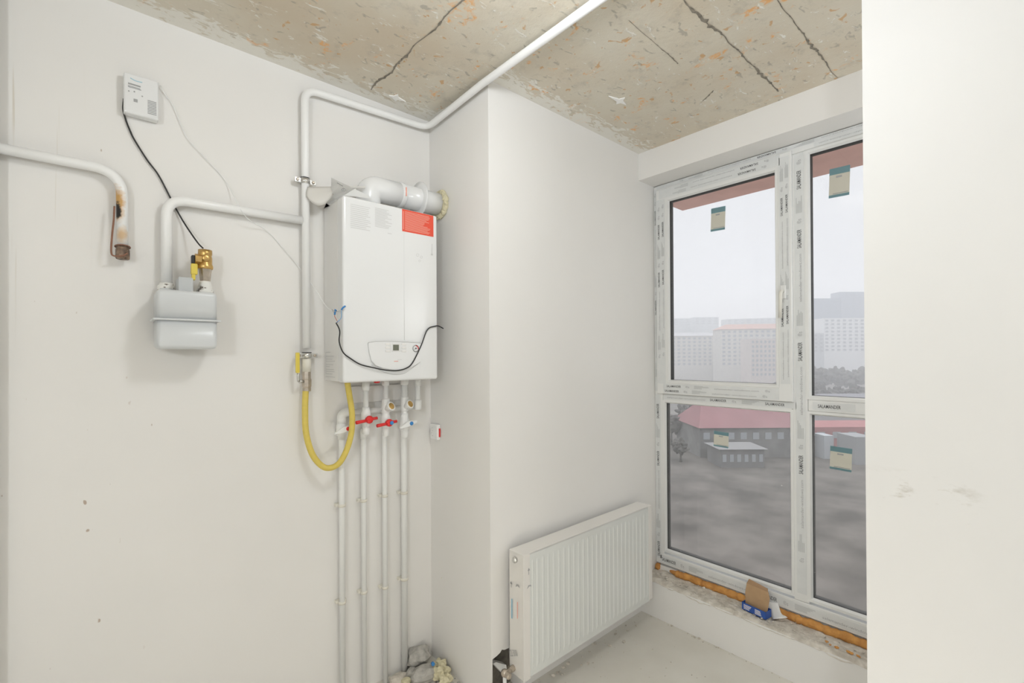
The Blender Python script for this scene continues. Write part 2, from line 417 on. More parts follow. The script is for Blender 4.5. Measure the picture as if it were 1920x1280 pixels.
# roughly plastered sill under the window
def rough_sill():
    b = MB(); nx, ny = 16, 150; g = []
    for i in range(nx+1):
        row = []
        for j in range(ny+1):
            x = XD-.004+(2.50-XD)*i/nx; y = YC-.0005-(YC+.2)*j/ny
            z = .198+.006*noise.noise(Vector((x*14, y*14, 0)))+.010*max(0, noise.noise(Vector((x*35, y*35, 3))))
            e = .5+.5*noise.noise(Vector((y*3.1, 2, 0)))
            z += .016*e*math.exp(-((x-XD-.02)/.03)**2)
            if i == 0: z -= .012+.012*max(0, noise.noise(Vector((y*8, 5, 0)))); x -= -.002
            row.append(b.bm.verts.new((x, y, z)))
        g.append(row)
    for i in range(nx):
        for j in range(ny): b.bm.faces.new((g[i][j], g[i+1][j], g[i+1][j+1], g[i][j+1])).smooth = True
    return struct(b.build('trim_2', M_rough))
rough_sill()
# dirty joint line between parapet and floor / radiator wall and floor
def ragged(name, a, b_, wdt, nrm, m, seed, parent=None, amp=1.0, n=160):
    a, b_ = Vector(a), Vector(b_); d = (b_-a); s = d.normalized().cross(Vector(nrm)); B = MB()
    L, Rr = [], []
    for i in range(n+1):
        t = i/n; p = a+d*t
        c = noise.noise(Vector((t*d.length*9, seed, 0)))*wdt*.7
        q_ = .45+.9*noise.noise(Vector((t*d.length*6, seed, 5))); w1 = wdt*(.30+.9*amp*noise.noise(Vector((t*d.length*55, seed, 1))))*q_; w2 = wdt*(.30+.9*amp*noise.noise(Vector((t*d.length*55, seed, 7))))*q_
        L.append(B.bm.verts.new(p+s*(c+max(w1, wdt*.08)))); Rr.append(B.bm.verts.new(p+s*(c-max(w2, wdt*.08))))
    for i in range(n): B.bm.faces.new((L[i], L[i+1], Rr[i+1], Rr[i]))
    return B.build(name, m, parent)
ceil = bpy.data.objects['ceiling']
for k, (a, b_, wd) in enumerate([((.873, 1.90), (.882, .2), .014), ((.3, .765), (2.225, .744), .013), ((.9, .562), (2.29, .549), .010), ((1.36, .925), (1.71, .935), .006),
                                ((.42, 1.60), (.5, 1.30), .003), ((2.0, .93), (2.06, 1.02), .004)]):
    tag(ragged('slab_joint', (a[0], a[1], ZC-.0015), (b_[0], b_[1], ZC-.0015), wd*1.5, (0, 0, 1), M_crack, k*3.1, ceil), 'dark ragged joint in concrete')
# plaster blobs stuck on the ceiling
for k, q in enumerate([(742, 182), (1162, 188)]):
    p = atz(*q, ZC); B = MB(); rg = random.Random(k)
    L = [Vector((math.cos(a)*(r), math.sin(a)*r, 0)) for a, r in ((0, .05), (.5, .018), (1.2, .028), (2.2, .014), (3., .07 if k else .03), (3.6, .015), (4.6, .03), (5.5, .014))]
    B.prism([p+v for v in L], (0, 0, -.004)); B.build('plaster_blob', mat('white_plaster', (.96, .95, .93), .8), ceil)
# caulk smudge on the corner under the pipe
# ---------------------------------------------------------------- window
win = thing('window_1', (XW, .74, .237), None, None); win['kind'] = 'structure'
YL, YR = 1.5115, -.045; ZB, ZT = .237, 2.462
MY = (.701, .791)
b = MB()
def bar(b, y0, y1, z0, z1, x0=XW, x1=XW+.072, bev=.004): b.box((x0, min(y0, y1), min(z0, z1)), (x1, max(y0, y1), max(z0, z1)), bev)
def ring(b, o, i, x0, x1, ch=.003):
    # closed frame: o and i are (y0, y1, z0, z1) of the outer and inner rectangle
    R4 = lambda r, x, d=0: [b.bm.verts.new((x, y, z)) for y, z in ((r[0]+d, r[2]+d), (r[1]-d, r[2]+d), (r[1]-d, r[3]-d), (r[0]+d, r[3]-d))]
    loops = [R4(o, x1), R4(o, x0+ch), R4(o, x0, ch), R4(i, x0, -ch), R4(i, x0+ch), R4(i, x1)]
    for A, B in zip(loops, loops[1:]+loops[:1]):
        for k in range(4): b.bm.faces.new((A[k], A[(k+1) % 4], B[(k+1) % 4], B[k]))
# outer frame
ring(b, (YR, YL, ZB, ZT), (YR+.05, YL-.052, ZB+.062, ZT-.045), XW, XW+.072)
fo = b.build('frame', M_pvc, win)
b = MB(); bar(b, MY[0]+.012, MY[1]-.014, ZB+.0625, ZT-.0455, XW+.0005); b.build('mullion', M_pvc, win)
b = MB(); bar(b, MY[1]-.0135, YL-.0525, 1.196, 1.236, XW+.0005); bar(b, MY[0]+.0115, YR+.0505, 1.199, 1.253, XW+.0005); b.build('transom', M_pvc, win)
# opening sash upper left
SY0, SY1, SZ0, SZ1 = .770, 1.487, 1.237, 2.431
GY0, GY1, GZ0, GZ1 = .847, 1.407, 1.320, 2.352
sash = thing('sash', (XW, 1.1, 1.25), None, None); sash.parent = win; sash.matrix_parent_inverse = win.matrix_world.inverted()
b = MB(); xs = XW-.016
ring(b, (SY0, SY1, SZ0, SZ1), (GY0-.016, GY1+.016, GZ0-.016, GZ1+.016), xs, XW+.055)
b.build('sash_frame', M_pvc, sash)
def bead(y0, y1, z0, z1, xf, parent, wd=.018):
    """sloped glazing bead round a glass opening (inner edge given)"""
    B = MB(); xg = xf+.014
    o = [(y0-wd, z0-wd), (y1+wd, z0-wd), (y1+wd, z1+wd), (y0-wd, z1+wd)]; i_ = [(y0, z0), (y1, z0), (y1, z1), (y0, z1)]
    m_ = [(y0-wd*.35, z0-wd*.35), (y1+wd*.35, z0-wd*.35), (y1+wd*.35, z1+wd*.35), (y0-wd*.35, z1+wd*.35)]
    A = [B.bm.verts.new((xf-.001, *p)) for p in o]; Mi = [B.bm.verts.new((xf-.001, *p)) for p in m_]; I = [B.bm.verts.new((xg, *p)) for p in i_]
    J = [B.bm.verts.new((xg+.012, *p)) for p in o]
    for k in range(4):
        l = (k+1) % 4
        B.bm.faces.new((A[k], A[l], Mi[l], Mi[k])); B.bm.faces.new((Mi[k], Mi[l], I[l], I[k])); B.bm.faces.new((A[k], J[k], J[l], A[l])); B.bm.faces.new((I[k], I[l], J[l], J[k]))
    return B.build('glazing_bead', M_pvc, parent)
def pane(y0, y1, z0, z1, xf, parent, m):
    bead(y0, y1, z0, z1, xf, parent)
    B = MB(); x0, x1 = xf+.014, xf+.052; t = .006
    B.box((x0, y0-t, z0-t), (x1, y0, z1+t)); B.box((x0, y1, z0-t), (x1, y1+t, z1+t)); B.box((x0, y0, z0-t), (x1, y1, z0)); B.box((x0, y0, z1), (x1, y1, z1+t))
    B.build('gasket', M_gasket, parent)
    g = MB().box((x0+.006, y0-.004, z0-.004), (x0+.010, y1+.004, z1+.004))
    g.bm.free(); g = MB().quad((x0+.010, y0-.004, z0-.004), (0, y1-y0+.008, 0), (0, 0, z1-z0+.008))
    return g.build('pane', m, parent)
p1 = pane(GY0, GY1, GZ0, GZ1, xs, sash, M_glass)
p2 = pane(.048, .700, 1.271, 2.397, XW, win, M_glass)
p3 = pane(.792, 1.444, .331, 1.182, XW, win, M_glassd)
p4 = pane(.048, .700, .331, 1.181, XW, win, M_glassd)
# dark spacer/outer profile seen through the glass on the left
tag(p3, 'dusty lower pane'); tag(p4, 'dusty lower pane')
# printed protective film
def film(y0, y1, z0, z1, x, rows, parent, seq=0, flip=False):
    """film strip on the window face with rows of printing, along its long side"""
    fo = MB().box((x-.0008, min(y0, y1), min(z0, z1)), (x+.0003, max(y0, y1), max(z0, z1))).build('protective_film', M_film, parent)
    vert = abs(z1-z0) > abs(y1-y0); L = abs(z1-z0) if vert else abs(y1-y0); Wd = (abs(y1-y0) if vert else abs(z1-z0))/rows
    kb, kg, kp = MB(), MB(), MB(); xx = x-.0014
    for r in range(rows):
        t = .01+((seq*.137+r*.012) % .2); k = seq+0
        while t < L-.03:
            kind = k % 4; ln = (.088, .022, .085, .225)[kind]
            if t+ln > L-.01:
                k += 1
                if kind in (0, 3): t = L if ln < .1 and L-t < .03 else t
                if k > seq+60: break
                continue
            if vert:   # reading upward
                hh = Wd*.46; oy = max(y0, y1)-Wd*(r+.5)+hh/2-.0
                o = Vector((xx, oy, min(z0, z1)+t)); u = Vector((0, 0, 1)); v = Vector((0, 1, 0))
                # letters read bottom-to-top, tops towards +y (left in the photo)
                o = Vector((xx, oy-hh, min(z0, z1)+t))
            else:
                hh = Wd*.46; o = Vector((xx, max(y0, y1)-t, min(z0, z1)+Wd*(r+.5)-hh/2)); u = Vector((0, -1, 0)); v = Vector((0, 0, 1))
            if flip: o = o+u*ln+v*hh; u = -u; v = -v
            if kind == 0: add_text(kb, 'SALAMANDER', o, u*ln, v*hh, True)
            elif kind == 1: add_text(kg, '®s', o, u*ln, v*hh)
            elif kind == 2: add_lines(kp, o-v*hh*.25, u*ln, v*hh*1.5, 5, .7, .5, k)
            else: add_text(kg, 'salamander-windows.com', o, u*ln, v*hh*.62)
            t += ln+.028; k += 1
    for mb, m, nm in ((kb, M_print, 'brand_print'), (kg, M_gprint, 'web_address_print'), (kp, M_gblock, 'fine_print')):
        if len(mb.bm.faces): mb.build(nm, m, fo)
        else: mb.bm.free()
film(YL-.001, YL-.018, 1.25, ZT-.02, XW, 1, win, 2)
film(YL-.001, YL-.036, ZB+.03, 1.23, XW, 1, win, 0)
film(SY1-.004, SY1-.056, SZ0+.06, SZ1-.06, xs, 2, sash, 1)
film(GY0-.024, SY0+.010, SZ0+.085, SZ1-.02, xs, 2, sash, 3)
film(SY0+.06, SY1-.04, SZ0+.006, SZ0+.060, xs, 2, sash, 0)
film(SY0+.05, SY1-.02, SZ1-.055, SZ1-.004, xs, 2, sash, 2, flip=True)
film(YL-.02, YR+.02, ZT-.021, ZT-.001, XW, 1, win, 1, flip=True)
film(.680, .06, ZT-.042, ZT-.023, XW, 1, win, 3, flip=True)
film(MY[1]-.028, MY[0]+.022, ZB+.10, ZT-.05, XW, 1, win, 1)
film(MY[1]-.03, YL-.06, 1.205, 1.234, XW, 1, win, 3)
film(MY[0]-.008, MY[0]-.17, 1.208, 1.243, XW, 1, win, 3)
film(YL-.03, YR+.02, ZB+.008, ZB+.050, XW, 1, win, 0)
# handle
hd = thing('window_handle', (xs, .815, 1.76), None, None); hd.parent = sash; hd.matrix_parent_inverse = sash.matrix_world.inverted()
MB().box((xs-.009, .794, 1.728), (xs+.0002, .820, 1.795), .004).build('handle_base', M_pvc, hd)
MB().tube(fillet([(xs-.005, .807, 1.765), (xs-.034, .807, 1.765), (xs-.037, .808, 1.735), (xs-.035, .811, 1.638)], .014), .0078, 12).build('handle_grip', mat('cream_handle', (.78, .76, .69), .4), hd)
# stickers on the panes
def sticker(y0, y1, z0, z1, x, parent, white=False, tilt=.035):
    cy, cz = (y0+y1)/2, (z0+z1)/2; w_, h_ = abs(y1-y0), abs(z1-z0)
    R_ = Matrix.Translation((x, cy, cz)) @ Matrix.Rotation(tilt, 4, 'X')
    r = MB().box((-.0008, -w_/2, -h_/2), (0, w_/2, h_/2), mtx=R_).build('sticker', M_stick, parent)
    MB().box((-.0016, -w_/2, h_/2-h_*.22), (-.0008, w_/2, h_/2), mtx=R_).build('colour_band', M_teal, r)
    MB().box((-.0016, -w_/2, -h_/2), (-.0008, w_/2, -h_/2+h_*.09), mtx=R_).build('colour_band', M_teal, r)
    b = MB(); b.box((-.0018, -w_*.12, h_*.16), (-.0008, w_*.16, h_*.22), mtx=R_); b.box((-.002, -w_/2+.004, -h_/2+h_*.12), (-.0008, w_*.3, -h_/2+h_*.14), mtx=R_); b.build('small_print', M_gprint, r)
sticker(1.169, 1.092, 2.128, 2.252, xs+.0235, p1); sticker(.627, .549, 2.173, 2.305, XW+.0235, p2)
sticker(1.169, 1.090, .968, 1.05, XW+.0235, p3); sticker(.632, .550, .941, 1.045, XW+.0235, p4)

# orange expanding foam squeezed out under the frame
def foam(name, y0, y1, label, n=150):
    B = MB(); rings = []
    pts, rs = [], []
    for i in range(n+1):
        y = y0+(y1-y0)*i/n
        k = 1+.35*noise.noise(Vector((y*22, 1, 1)))+.25*noise.noise(Vector((y*60, 5, 1)))
        e = min(1, 6*i/n+.3, 6*(n-i)/n+.3)
        pts.append((XW-.002-.006*noise.noise(Vector((y*18, 2, 9))), y, .212+.004*noise.noise(Vector((y*15, 4, 4))))); rs.append(.0195*k*e)
    B.tube(pts, rs, 10); o = B.build(name, M_foam); return tag(o, label, 'foam')
foam('expanding_foam', 1.42, .97, 'orange expanding foam bead under window frame, left of the cardboard box')
foam('expanding_foam', .90, .30, 'orange expanding foam bead under window frame, right of the cardboard box')
foam('expanding_foam', 1.508, 1.485, 'small orange foam dab in the window corner beside the radiator', 20)

# ---------------------------------------------------------------- gas pipes on the left wall
def pt(x, z, off=.03): return (x, YA-off, z)
g = thing('gas_pipe', pt(.62, 1.47), 'white gas pipe running up behind boiler and along ceiling past the corner', 'pipe')
MB().tube(fillet([pt(.617, 1.50), pt(.613, 2.545), pt(1.179, 2.567), (1.179, YC, 2.588), (1.179, Y0+.01, 2.588)], [.055, .055, .02], 10), .0148, 18).build('pipe', M_pipe, g)
def clamp(x, z, parent, tilt=0, r=.0148):
    o = thing('pipe_clamp', pt(x, z), None, None); o.parent = parent; o.matrix_parent_inverse = parent.matrix_world.inverted()
    b = MB(); b.lathe(pt(x, z-.010), (0, 0, 1), [(0, r+.002), (0, r+.0045), (.020, r+.0045), (.020, r+.002)])
    for s in (-1, 1): b.box(pt(x+s*(r+.003), z-.009, .036), pt(x+s*(r+.026), z+.009, .026), .001)
    b.tube([pt(x, z, .015), pt(x, z, .0)], .005, 8)
    b.build('band', M_chrome, o)
    MB().lathe(pt(x, z+.0095), (0, 0, 1), [(0, r+.001), (0, r+.0038), (.004, r+.0034), (.004, r+.001)]).build('rubber_lining', M_black, o)
    for s in (-1, 1): MB().lathe(pt(x+s*(r+.015), z, .036), (0, -1, 0), [(0, .006), (.005, .0055), (.006, .003)], 12).build('screw', M_nick, o)
clamp(.613, 2.17, g); clamp(.617, 1.47, g)
# ball valve
v = thing('gas_valve', pt(.617, 1.40), 'brass gas ball valve with yellow lever beside boiler, on vertical gas pipe', 'valve')
MB().lathe(pt(.617, 1.405), (0, 0, 1), [(0, .0165), (.05, .0165), (.052, .015)]).build('white_socket', M_clip, v)
MB().lathe(pt(.617, 1.327), (0, 0, 1), [(0, .014), (0, .0165), (.012, .0165), (.014, .0155), (.02, .018), (.045, .0185), (.05, .0165), (.056, .0165), (.078, .0165)], 8).build('valve_body', M_nick, v)
b = MB(); b.tube([pt(.600, 1.368, .04), pt(.582, 1.368, .05)], .006, 10); b.tube(fillet([pt(.580, 1.368, .052), pt(.576, 1.385, .056), pt(.578, 1.40, .056)], .01), .0055, 8); b.build('lever_arm', M_chrome, v)
MB().box(pt(.567, 1.402, .061), pt(.582, 1.482, .050), .003).build('lever', M_yelh, v)
# yellow hose
hz = [aty(x, y, YA-o) for x, y, o in ((573, 733, .035), (572, 770, .04), (574, 812, .05), (585, 850, .06), (602, 872, .07), (618, 877, .08), (636, 868, .085), (650, 843, .09), (659, 810, .095), (660, 775, .1), (655, 740, .1), (651, 715, .1))]
h = thing('gas_hose', hz[0], 'yellow flexible gas hose looping from valve to boiler underside', 'hose')
MB().tube(spline(hz, 8), .0118, 16).build('hose', M_yel, h)
MB().tube([pt(.617, 1.327), hz[0]-Vector((0, 0, .012))], .0098, 14).build('steel_ferrule', M_chrome, h)
# meter branch
g = thing('gas_pipe', pt(.164, 1.71), 'white gas pipe bending over gas meter to the vertical pipe', 'pipe')
MB().tube(fillet([pt(.164, 1.712), pt(.164, 2.0035), pt(.600, 2.011)], .06, 10), .0158, 18).build('pipe', M_pipe, g)
MB().lathe(pt(.164, 1.686), (0, 0, 1), [(0, .026), (.02, .026), (.024, .021), (.03, .020)], 20).build('coupling', M_chip, g)
# left horizontal branch, cut and scorched
g = thing('gas_pipe', pt(.05, 1.83), 'white gas pipe with scorched bent end, left of the meter', 'pipe')
MB().tube(fillet([pt(-.24, 2.0625), pt(.048, 2.0625), pt(.050, 1.822)], .075, 12), .0150, 20).build('pipe', M_burnt, g)
MB().lathe(pt(.050, 1.782), (0, 0, 1), [(0, .016), (.003, .018), (.030, .018), (.034, .0165), (.042, .0165)], 10).build('burnt_fitting', mat('charred_brass', (.42, .30, .22), .5, .5, col2=(.05, .03, .02), scale=60), g)
MB().torus(pt(.050, 1.822), (0, .2, 1), .019, .002, 20, 6).build('wire_ring', M_copper, g)
b = MB(); b.tube(spline([pt(.030, 1.945, .045), pt(.028, 1.90, .05), pt(.024, 1.85, .05), pt(.022, 1.80, .05), pt(.028, 1.787, .052), pt(.05, 1.79, .053), pt(.062, 1.80, .052)], 6), .0026, 8); b.build('burnt_wire', M_copper, g)
g = MB(); g.tube([pt(-.254, 0.0, .035), pt(-.250, 1.388, .035)], .030, 20); g.tube([pt(-.250, 1.388, .035), pt(-.250, 1.391, .035)], .0295, 20); g.tube([pt(-.250, 1.391, .035), pt(-.250, ZC, .035)], .030, 20)
tag(g.build('riser_pipe', M_pipe), 'thick white vertical pipe at the far left edge of wall', 'pipe')

# gas meter
g = thing('gas_meter', (.21, YA-.02, 1.49), 'grey two-piece gas meter hanging on wall below white pipe', 'gas meter')
def meter_half(z0, z1, flare, name):
    B = MB(); y0, y1 = YA-.145, YA-.022; x0, x1 = .1285, .2925
    B.box((x0, y0, z0), (x1, y1, z1), .015, 5)
    # flatten the seam side
    for vtx in B.bm.verts:
        if flare > 0 and vtx.co.z < z0+.02: vtx.co.z = z0
        if flare < 0 and vtx.co.z > z1-.02: vtx.co.z = z1
        if (flare > 0 and vtx.co.z <= z0+1e-5) or (flare < 0 and vtx.co.z >= z1-1e-5):
            vtx.co.x = .21+(vtx.co.x-.21)*1.0
    for f in B.bm.faces: f.smooth = True
    return B.build(name, M_grey, g)
meter_half(1.588, 1.684, 1, 'upper_casing'); meter_half(1.493, 1.588, -1, 'lower_casing')
MB().box((.119, YA-.153, 1.5845), (.302, YA-.016, 1.5905), .002).build('seam_flange', M_grey, g)
MB().box((.186, YA-.135, 1.680), (.226, YA-.06, 1.728), .004).build('counter_box', M_greyd, g)
MB().lathe((.164, YA-.045, 1.682), (0, 0, 1), [(0, .02), (.014, .02)]).build('inlet_stub', M_grey, g)
g2 = thing('gas_shutoff_valve', (.268, YA-.07, 1.684), 'brass gas shutoff valve with yellow lever on gas meter', 'valve')
cx, cy = .268, YA-.07
MB().lathe((cx, cy, 1.680), (0, 0, 1), [(0, .025), (.020, .025), (.023, .020), (.028, .021), (.042, .018), (.048, .016)], 16).build('chipped_coupling', M_chip, g2)
MB().lathe((cx, cy, 1.725), (0, 0, 1), [(0, .014), (.008, .016), (.025, .0175), (.045, .020), (.047, .020)], 6).build('nickel_union', M_nick, g2)
b = MB(); b.lathe((cx, cy, 1.770), (0, 0, 1), [(0, .022), (.004, .024), (.012, .024), (.018, .021), (.040, .021), (.046, .019), (.052, .021), (.066, .021)], 12)
b.lathe((cx-.012, cy-.008, 1.800), (-1, 0, 0), [(0, .019), (.019, .019)], 6); b.lathe((cx, cy-.016, 1.806), (0, -1, 0), [(0, .014), (.006, .013), (.008, .009), (.009, .004)], 16)
b.build('brass_body', M_brass, g2)
MB().box((cx-.041, cy-.018, 1.784), (cx-.030, cy+.004, 1.812), .003).build('black_coil', M_black, g2)
b = MB(); b.box((cx-.043, cy-.022, 1.746), (cx-.024, cy-.004, 1.783), .003); b.box((cx-.041, cy-.02, 1.727), (cx-.030, cy-.006, 1.748), .003); b.build('yellow_connector', M_yelh, g2)

# gas detector
g = thing('gas_detector', (.10, YA-.015, 2.26), 'white wall gas detector with printed label and grille, above meter', 'gas detector')
MB().box((.053, YA-.036, 2.258), (.143, YA-.0005, 2.388), .006, 3).build('housing', M_boil, g)
yf = YA-.0365
b = MB()
for i in range(9): b.box((.114, yf-.0008, 2.272+i*.0052), (.137, yf+.001, 2.2742+i*.0052))
b.build('grille', M_gprint, g)
b = MB(); add_lines(b, (.064, yf-.0004, 2.349), (.032, 0, 0), (0, 0, .006), 1, .8, .05); add_lines(b, (.064, yf-.0004, 2.340), (.034, 0, 0), (0, 0, .007), 2, .6, .1)
for x, z in ((.064, 2.328), (.078, 2.331), (.098, 2.323)): b.lathe((x+.002, yf+.0005, z), (0, -1, 0), [(0, .0022), (.001, .0022)], 10)
b.box((.078, yf-.0004, 2.298), (.088, yf+.0002, 2.308)); b.build('printed_marks', M_gprint, g)
MB().tube(spline([(.070, yf, 2.372), (.083, yf, 2.3675), (.10, yf, 2.3685)], 5), .0012, 6).build('blue_stripe', mat('pale_blue_print', (.40, .68, .78), .4), g)

# cables
def cable(name, pts, r, m, label, cat='cable'):
    return tag(MB().tube(spline(pts, 6), r, 8).build(name, m), label, cat)
A_ = lambda x, y, o=.006: aty(x, y, YA-o)
cable('black_cable', [A_(232, 185, .012), A_(231, 205), A_(236, 225), A_(243, 243), A_(252, 262), A_(276, 300), A_(297, 328), A_(320, 372, .006), A_(332, 395, .008), A_(348, 422, .02), A_(370, 454, .06), (.262, YA-.07, 1.842)], .0026, M_black, 'thin black cable drooping from gas detector to brass shutoff valve')
cable('white_cable', [A_(297, 155, .012), A_(312, 180), A_(324, 197), A_(340, 235), A_(352, 260), A_(385, 297), A_(425, 342), A_(460, 405, .05), A_(500, 432), A_(535, 470), A_(560, 500), A_(590, 540, .03), A_(610, 572, .1), A_(622, 582, .2)], .0014, M_ppr, 'thin white wire hanging from gas detector towards the boiler')

# ---------------------------------------------------------------- boiler
BX0, BX1, BY, BZ0, BZ1 = .697, 1.122, 1.771, 1.363, 2.090
g = thing('gas_boiler', (.91, YA-.01, BZ0), 'white wall-hung gas boiler with red warning label', 'boiler')
MB().box((BX0, BY+.055, BZ0+.004), (BX1, YA-.002, BZ1-.003), .002).build('casing', M_boils, g)
def cover():
    B = MB(); bulge = .004
    B.box((BX0-.0005, BY, BZ0), (BX1+.0005, BY+.060, BZ1), .010, 4)
    return B.build('front_cover', M_boil, g)
fc = cover()
MB().tube([(.957, BY+.0008, BZ0+.17), (.957, BY+.0008, BZ1-.012)], .0018, 6).build('front_crease', M_boil, fc)
yl = BY-.0006
def fr(px, py): p = aty(px, py, BY); return p.x, p.z
# red label
x0, z1 = fr(754, 392); x1, z0 = fr(812.5, 440); z1 = fr(754, 391.5)[1]; z0 = fr(754, 433)[1]
lab = MB().box((x0, yl-.0004, z0), (x1, BY+.002, z1)).build('warning_label', M_labr, g)
b = MB(); add_lines(b, (x0+.012, yl-.0009, z0+.006), (x1-x0-.026, 0, 0), (0, 0, z1-z0-.012), 15, .42, .32, 4); b.quad((x0+.004, yl-.0009, z0+.008), (.003, 0, 0), (0, 0, z1-z0-.016)); b.build('label_print', M_pink, lab)
b = MB(); xa, za = fr(657, 380); xb, zb = fr(696, 420)
add_lines(b, (xa, yl, za-.098), (xb-xa, 0, 0), (0, 0, .098), 13, .3, .25, 8); b.build('instruction_print', M_faint, g)
xa, za = fr(703, 388); xb, zb = fr(735, 388)
b = MB(); add_lines(b, (xa, yl, za-.08), (xb-xa, 0, 0), (0, 0, .08), 14, .42, .45, 9); b.box((xa+.055, yl-.0003, za-.098), (xa+.073, yl, za-.0955)); b.build('instruction_print', M_faint, g)
b = MB()
for px, py, s_ in ((783, 478, .010), (790, 482, .009), (787, 489, .008)):
    x, z = fr(px, py); b.torus((x, yl, z), (0, 1, 0), s_*.6, .0006, 10, 4)
b.build('pictogram', M_faint, g); b = MB(); x, z = fr(810, 470); b.box((x-.001, yl-.0005, z-.018), (x+.001, yl, z+.03)); b.box((x-.006, yl-.0005, z-.02), (x+.004, yl, z-.014)); b.build('pictogram', M_faint, g)
# control panel
def panel():
    B = MB(); o = [fr(*q) for q in ((689, 643), (700, 641), (720, 640.5), (745, 641), (784, 643.5), (789, 646), (791, 660), (788, 676), (778, 684), (764, 690), (740, 694), (716, 690), (703, 685), (695, 676), (691, 660))]
    B.prism([(x, BY-.009, z) for x, z in o], (0, .010, 0))
    bmesh.ops.bevel(B.bm, geom=[e for e in B.bm.edges], offset=.0012, segments=2, affect='EDGES')
    return B.build('control_panel', M_boil, g)
cp = panel(); yp = BY-.0092
MB().tube(spline([Vector((*[v for v in (fr(*q)[0], BY-.0075)], fr(*q)[1]+.0015)) for q in ((689, 643), (700, 641), (720, 640.5), (745, 641), (784, 643.5), (789, 646))], 4), .0014, 6).build('panel_seam', M_faint, cp)
MB().tube(spline([Vector((*[v for v in (fr(*q)[0], BY-.0005)], fr(*q)[1])) for q in ((696, 684), (712, 694), (728, 700), (742, 702), (757, 700), (770, 692), (782, 682))], 4), .0013, 6).build('panel_seam', M_faint, cp)
cx_, cz_ = fr(740.5, 651.5)
MB().box((cx_-.018, yp-.0015, cz_-.016), (cx_+.019, yp+.001, cz_+.016), .001).build('display_bezel', M_pvc, cp)
MB().box((cx_-.014, yp-.002, cz_-.012), (cx_+.012, yp-.001, cz_+.012)).build('display', M_lcd, cp)
b = MB()
for s_ in (-1, 1):
    for k in (-1, 0, 1): MB().box((cx_+s_*.036-.011, yp-.0012, cz_+k*.014-.0045), (cx_+s_*.036+.011, yp, cz_+k*.014+.0045), .001).build('push_button', M_boils, cp)
gx, gz = fr(777, 653)
ga = MB().lathe((gx, yp+.0003, gz), (0, -1, 0), [(0, .0155), (.003, .0155), (.0036, .014)], 28).build('pressure_gauge', M_boil, cp)
b = MB(); b.torus((gx, yp-.0034, gz), (0, 1, 0), .0135, .0011, 28, 6); b.tube([(gx, yp-.004, gz), (gx-.008, yp-.004, gz-.005)], .0007, 5); b.lathe((gx, yp-.0032, gz), (0, -1, 0), [(0, .003), (.002, .003)], 12); b.build('dial_marks', M_print, ga)
MB().tube([(gx+math.sin(a)*.0112, yp-.0042, gz+math.cos(a)*.0112) for a in [i*.2-.1 for i in range(11)]], .0016, 6).build('red_arc', M_red, ga)
x, z = fr(743, 677); MB().box((x-.015, yp-.0006, z-.0012), (x+.004, yp, z+.0012)).build('brand_mark', M_pink, cp)
x, z = fr(748, 674); MB().box((x-.012, yp-.0006, z-.0008), (x+.008, yp, z+.0008)).build('brand_mark', M_faint, cp)
# print on left side
b = MB(); xs_ = BX0-.0014
def sd(px, py): p = atx(px, py, BX0); return p.y, p.z
ya, za = sd(610, 660); yb, zb = sd(636, 705)
for k, (dz, l) in enumerate(((0, .5), (.016, .9), (.028, .7), (.036, 1), (.05, .8), (.058, .45), (.07, .9), (.078, .95), (.088, .7), (.1, 1))):
    b.box((xs_-.0003, ya-.008-l*.10, za-dz-.002), (xs_+.0003, ya-.008, za-dz))
b.box((xs_-.0003, ya-.010, za-.09), (xs_+.0003, ya-.008, za)); b.build('rating_plate_print', M_faint, g)
# peeling film on the top left edge
fl = [(621, 333), (640, 342), (665, 354), (690, 366), (694, 372), (670, 369), (645, 366), (632, 374), (618, 385), (607, 391), (612, 381), (618, 368), (621, 350)]
MB().prism([atx(x, y, BX0-.004)+Vector((max(0, (x-643)*.0017), 0, 0)) if x <= 643 else aty(x, y, BY+.02) for x, y in fl], (0, .001, 0)).build('protective_film', paper_mat('white_translucent_film', (.96, .96, .95)), g)
b = MB(); c0 = atx(644, 356, BX0-.006); c0 = aty(644, 356, BY+.012)
b.torus(c0, (.5, 1, 0), .0065, .0009, 16, 5); b.tube([c0+Vector((0, -.001, -.003)), c0+Vector((0, -.001, .003))], .0009, 5); b.tube([aty(632, 342.5, BY+.012), aty(643, 349, BY+.012)], .0015, 5); b.build('film_print', M_gprint, g)
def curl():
    # thin curved grey sheet standing behind the peeled flap
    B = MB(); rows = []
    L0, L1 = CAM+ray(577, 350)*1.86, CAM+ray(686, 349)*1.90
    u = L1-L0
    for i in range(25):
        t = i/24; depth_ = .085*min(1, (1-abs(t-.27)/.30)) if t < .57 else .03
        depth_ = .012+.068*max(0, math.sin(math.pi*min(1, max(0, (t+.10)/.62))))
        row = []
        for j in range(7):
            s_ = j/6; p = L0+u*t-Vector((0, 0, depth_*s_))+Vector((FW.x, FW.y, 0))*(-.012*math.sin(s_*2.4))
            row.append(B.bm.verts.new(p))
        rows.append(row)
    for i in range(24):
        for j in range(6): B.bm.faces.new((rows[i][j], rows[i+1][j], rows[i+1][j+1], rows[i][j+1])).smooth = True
    return B.build('grey_sheet', M_sheet, g, solid=.0008)
curl()
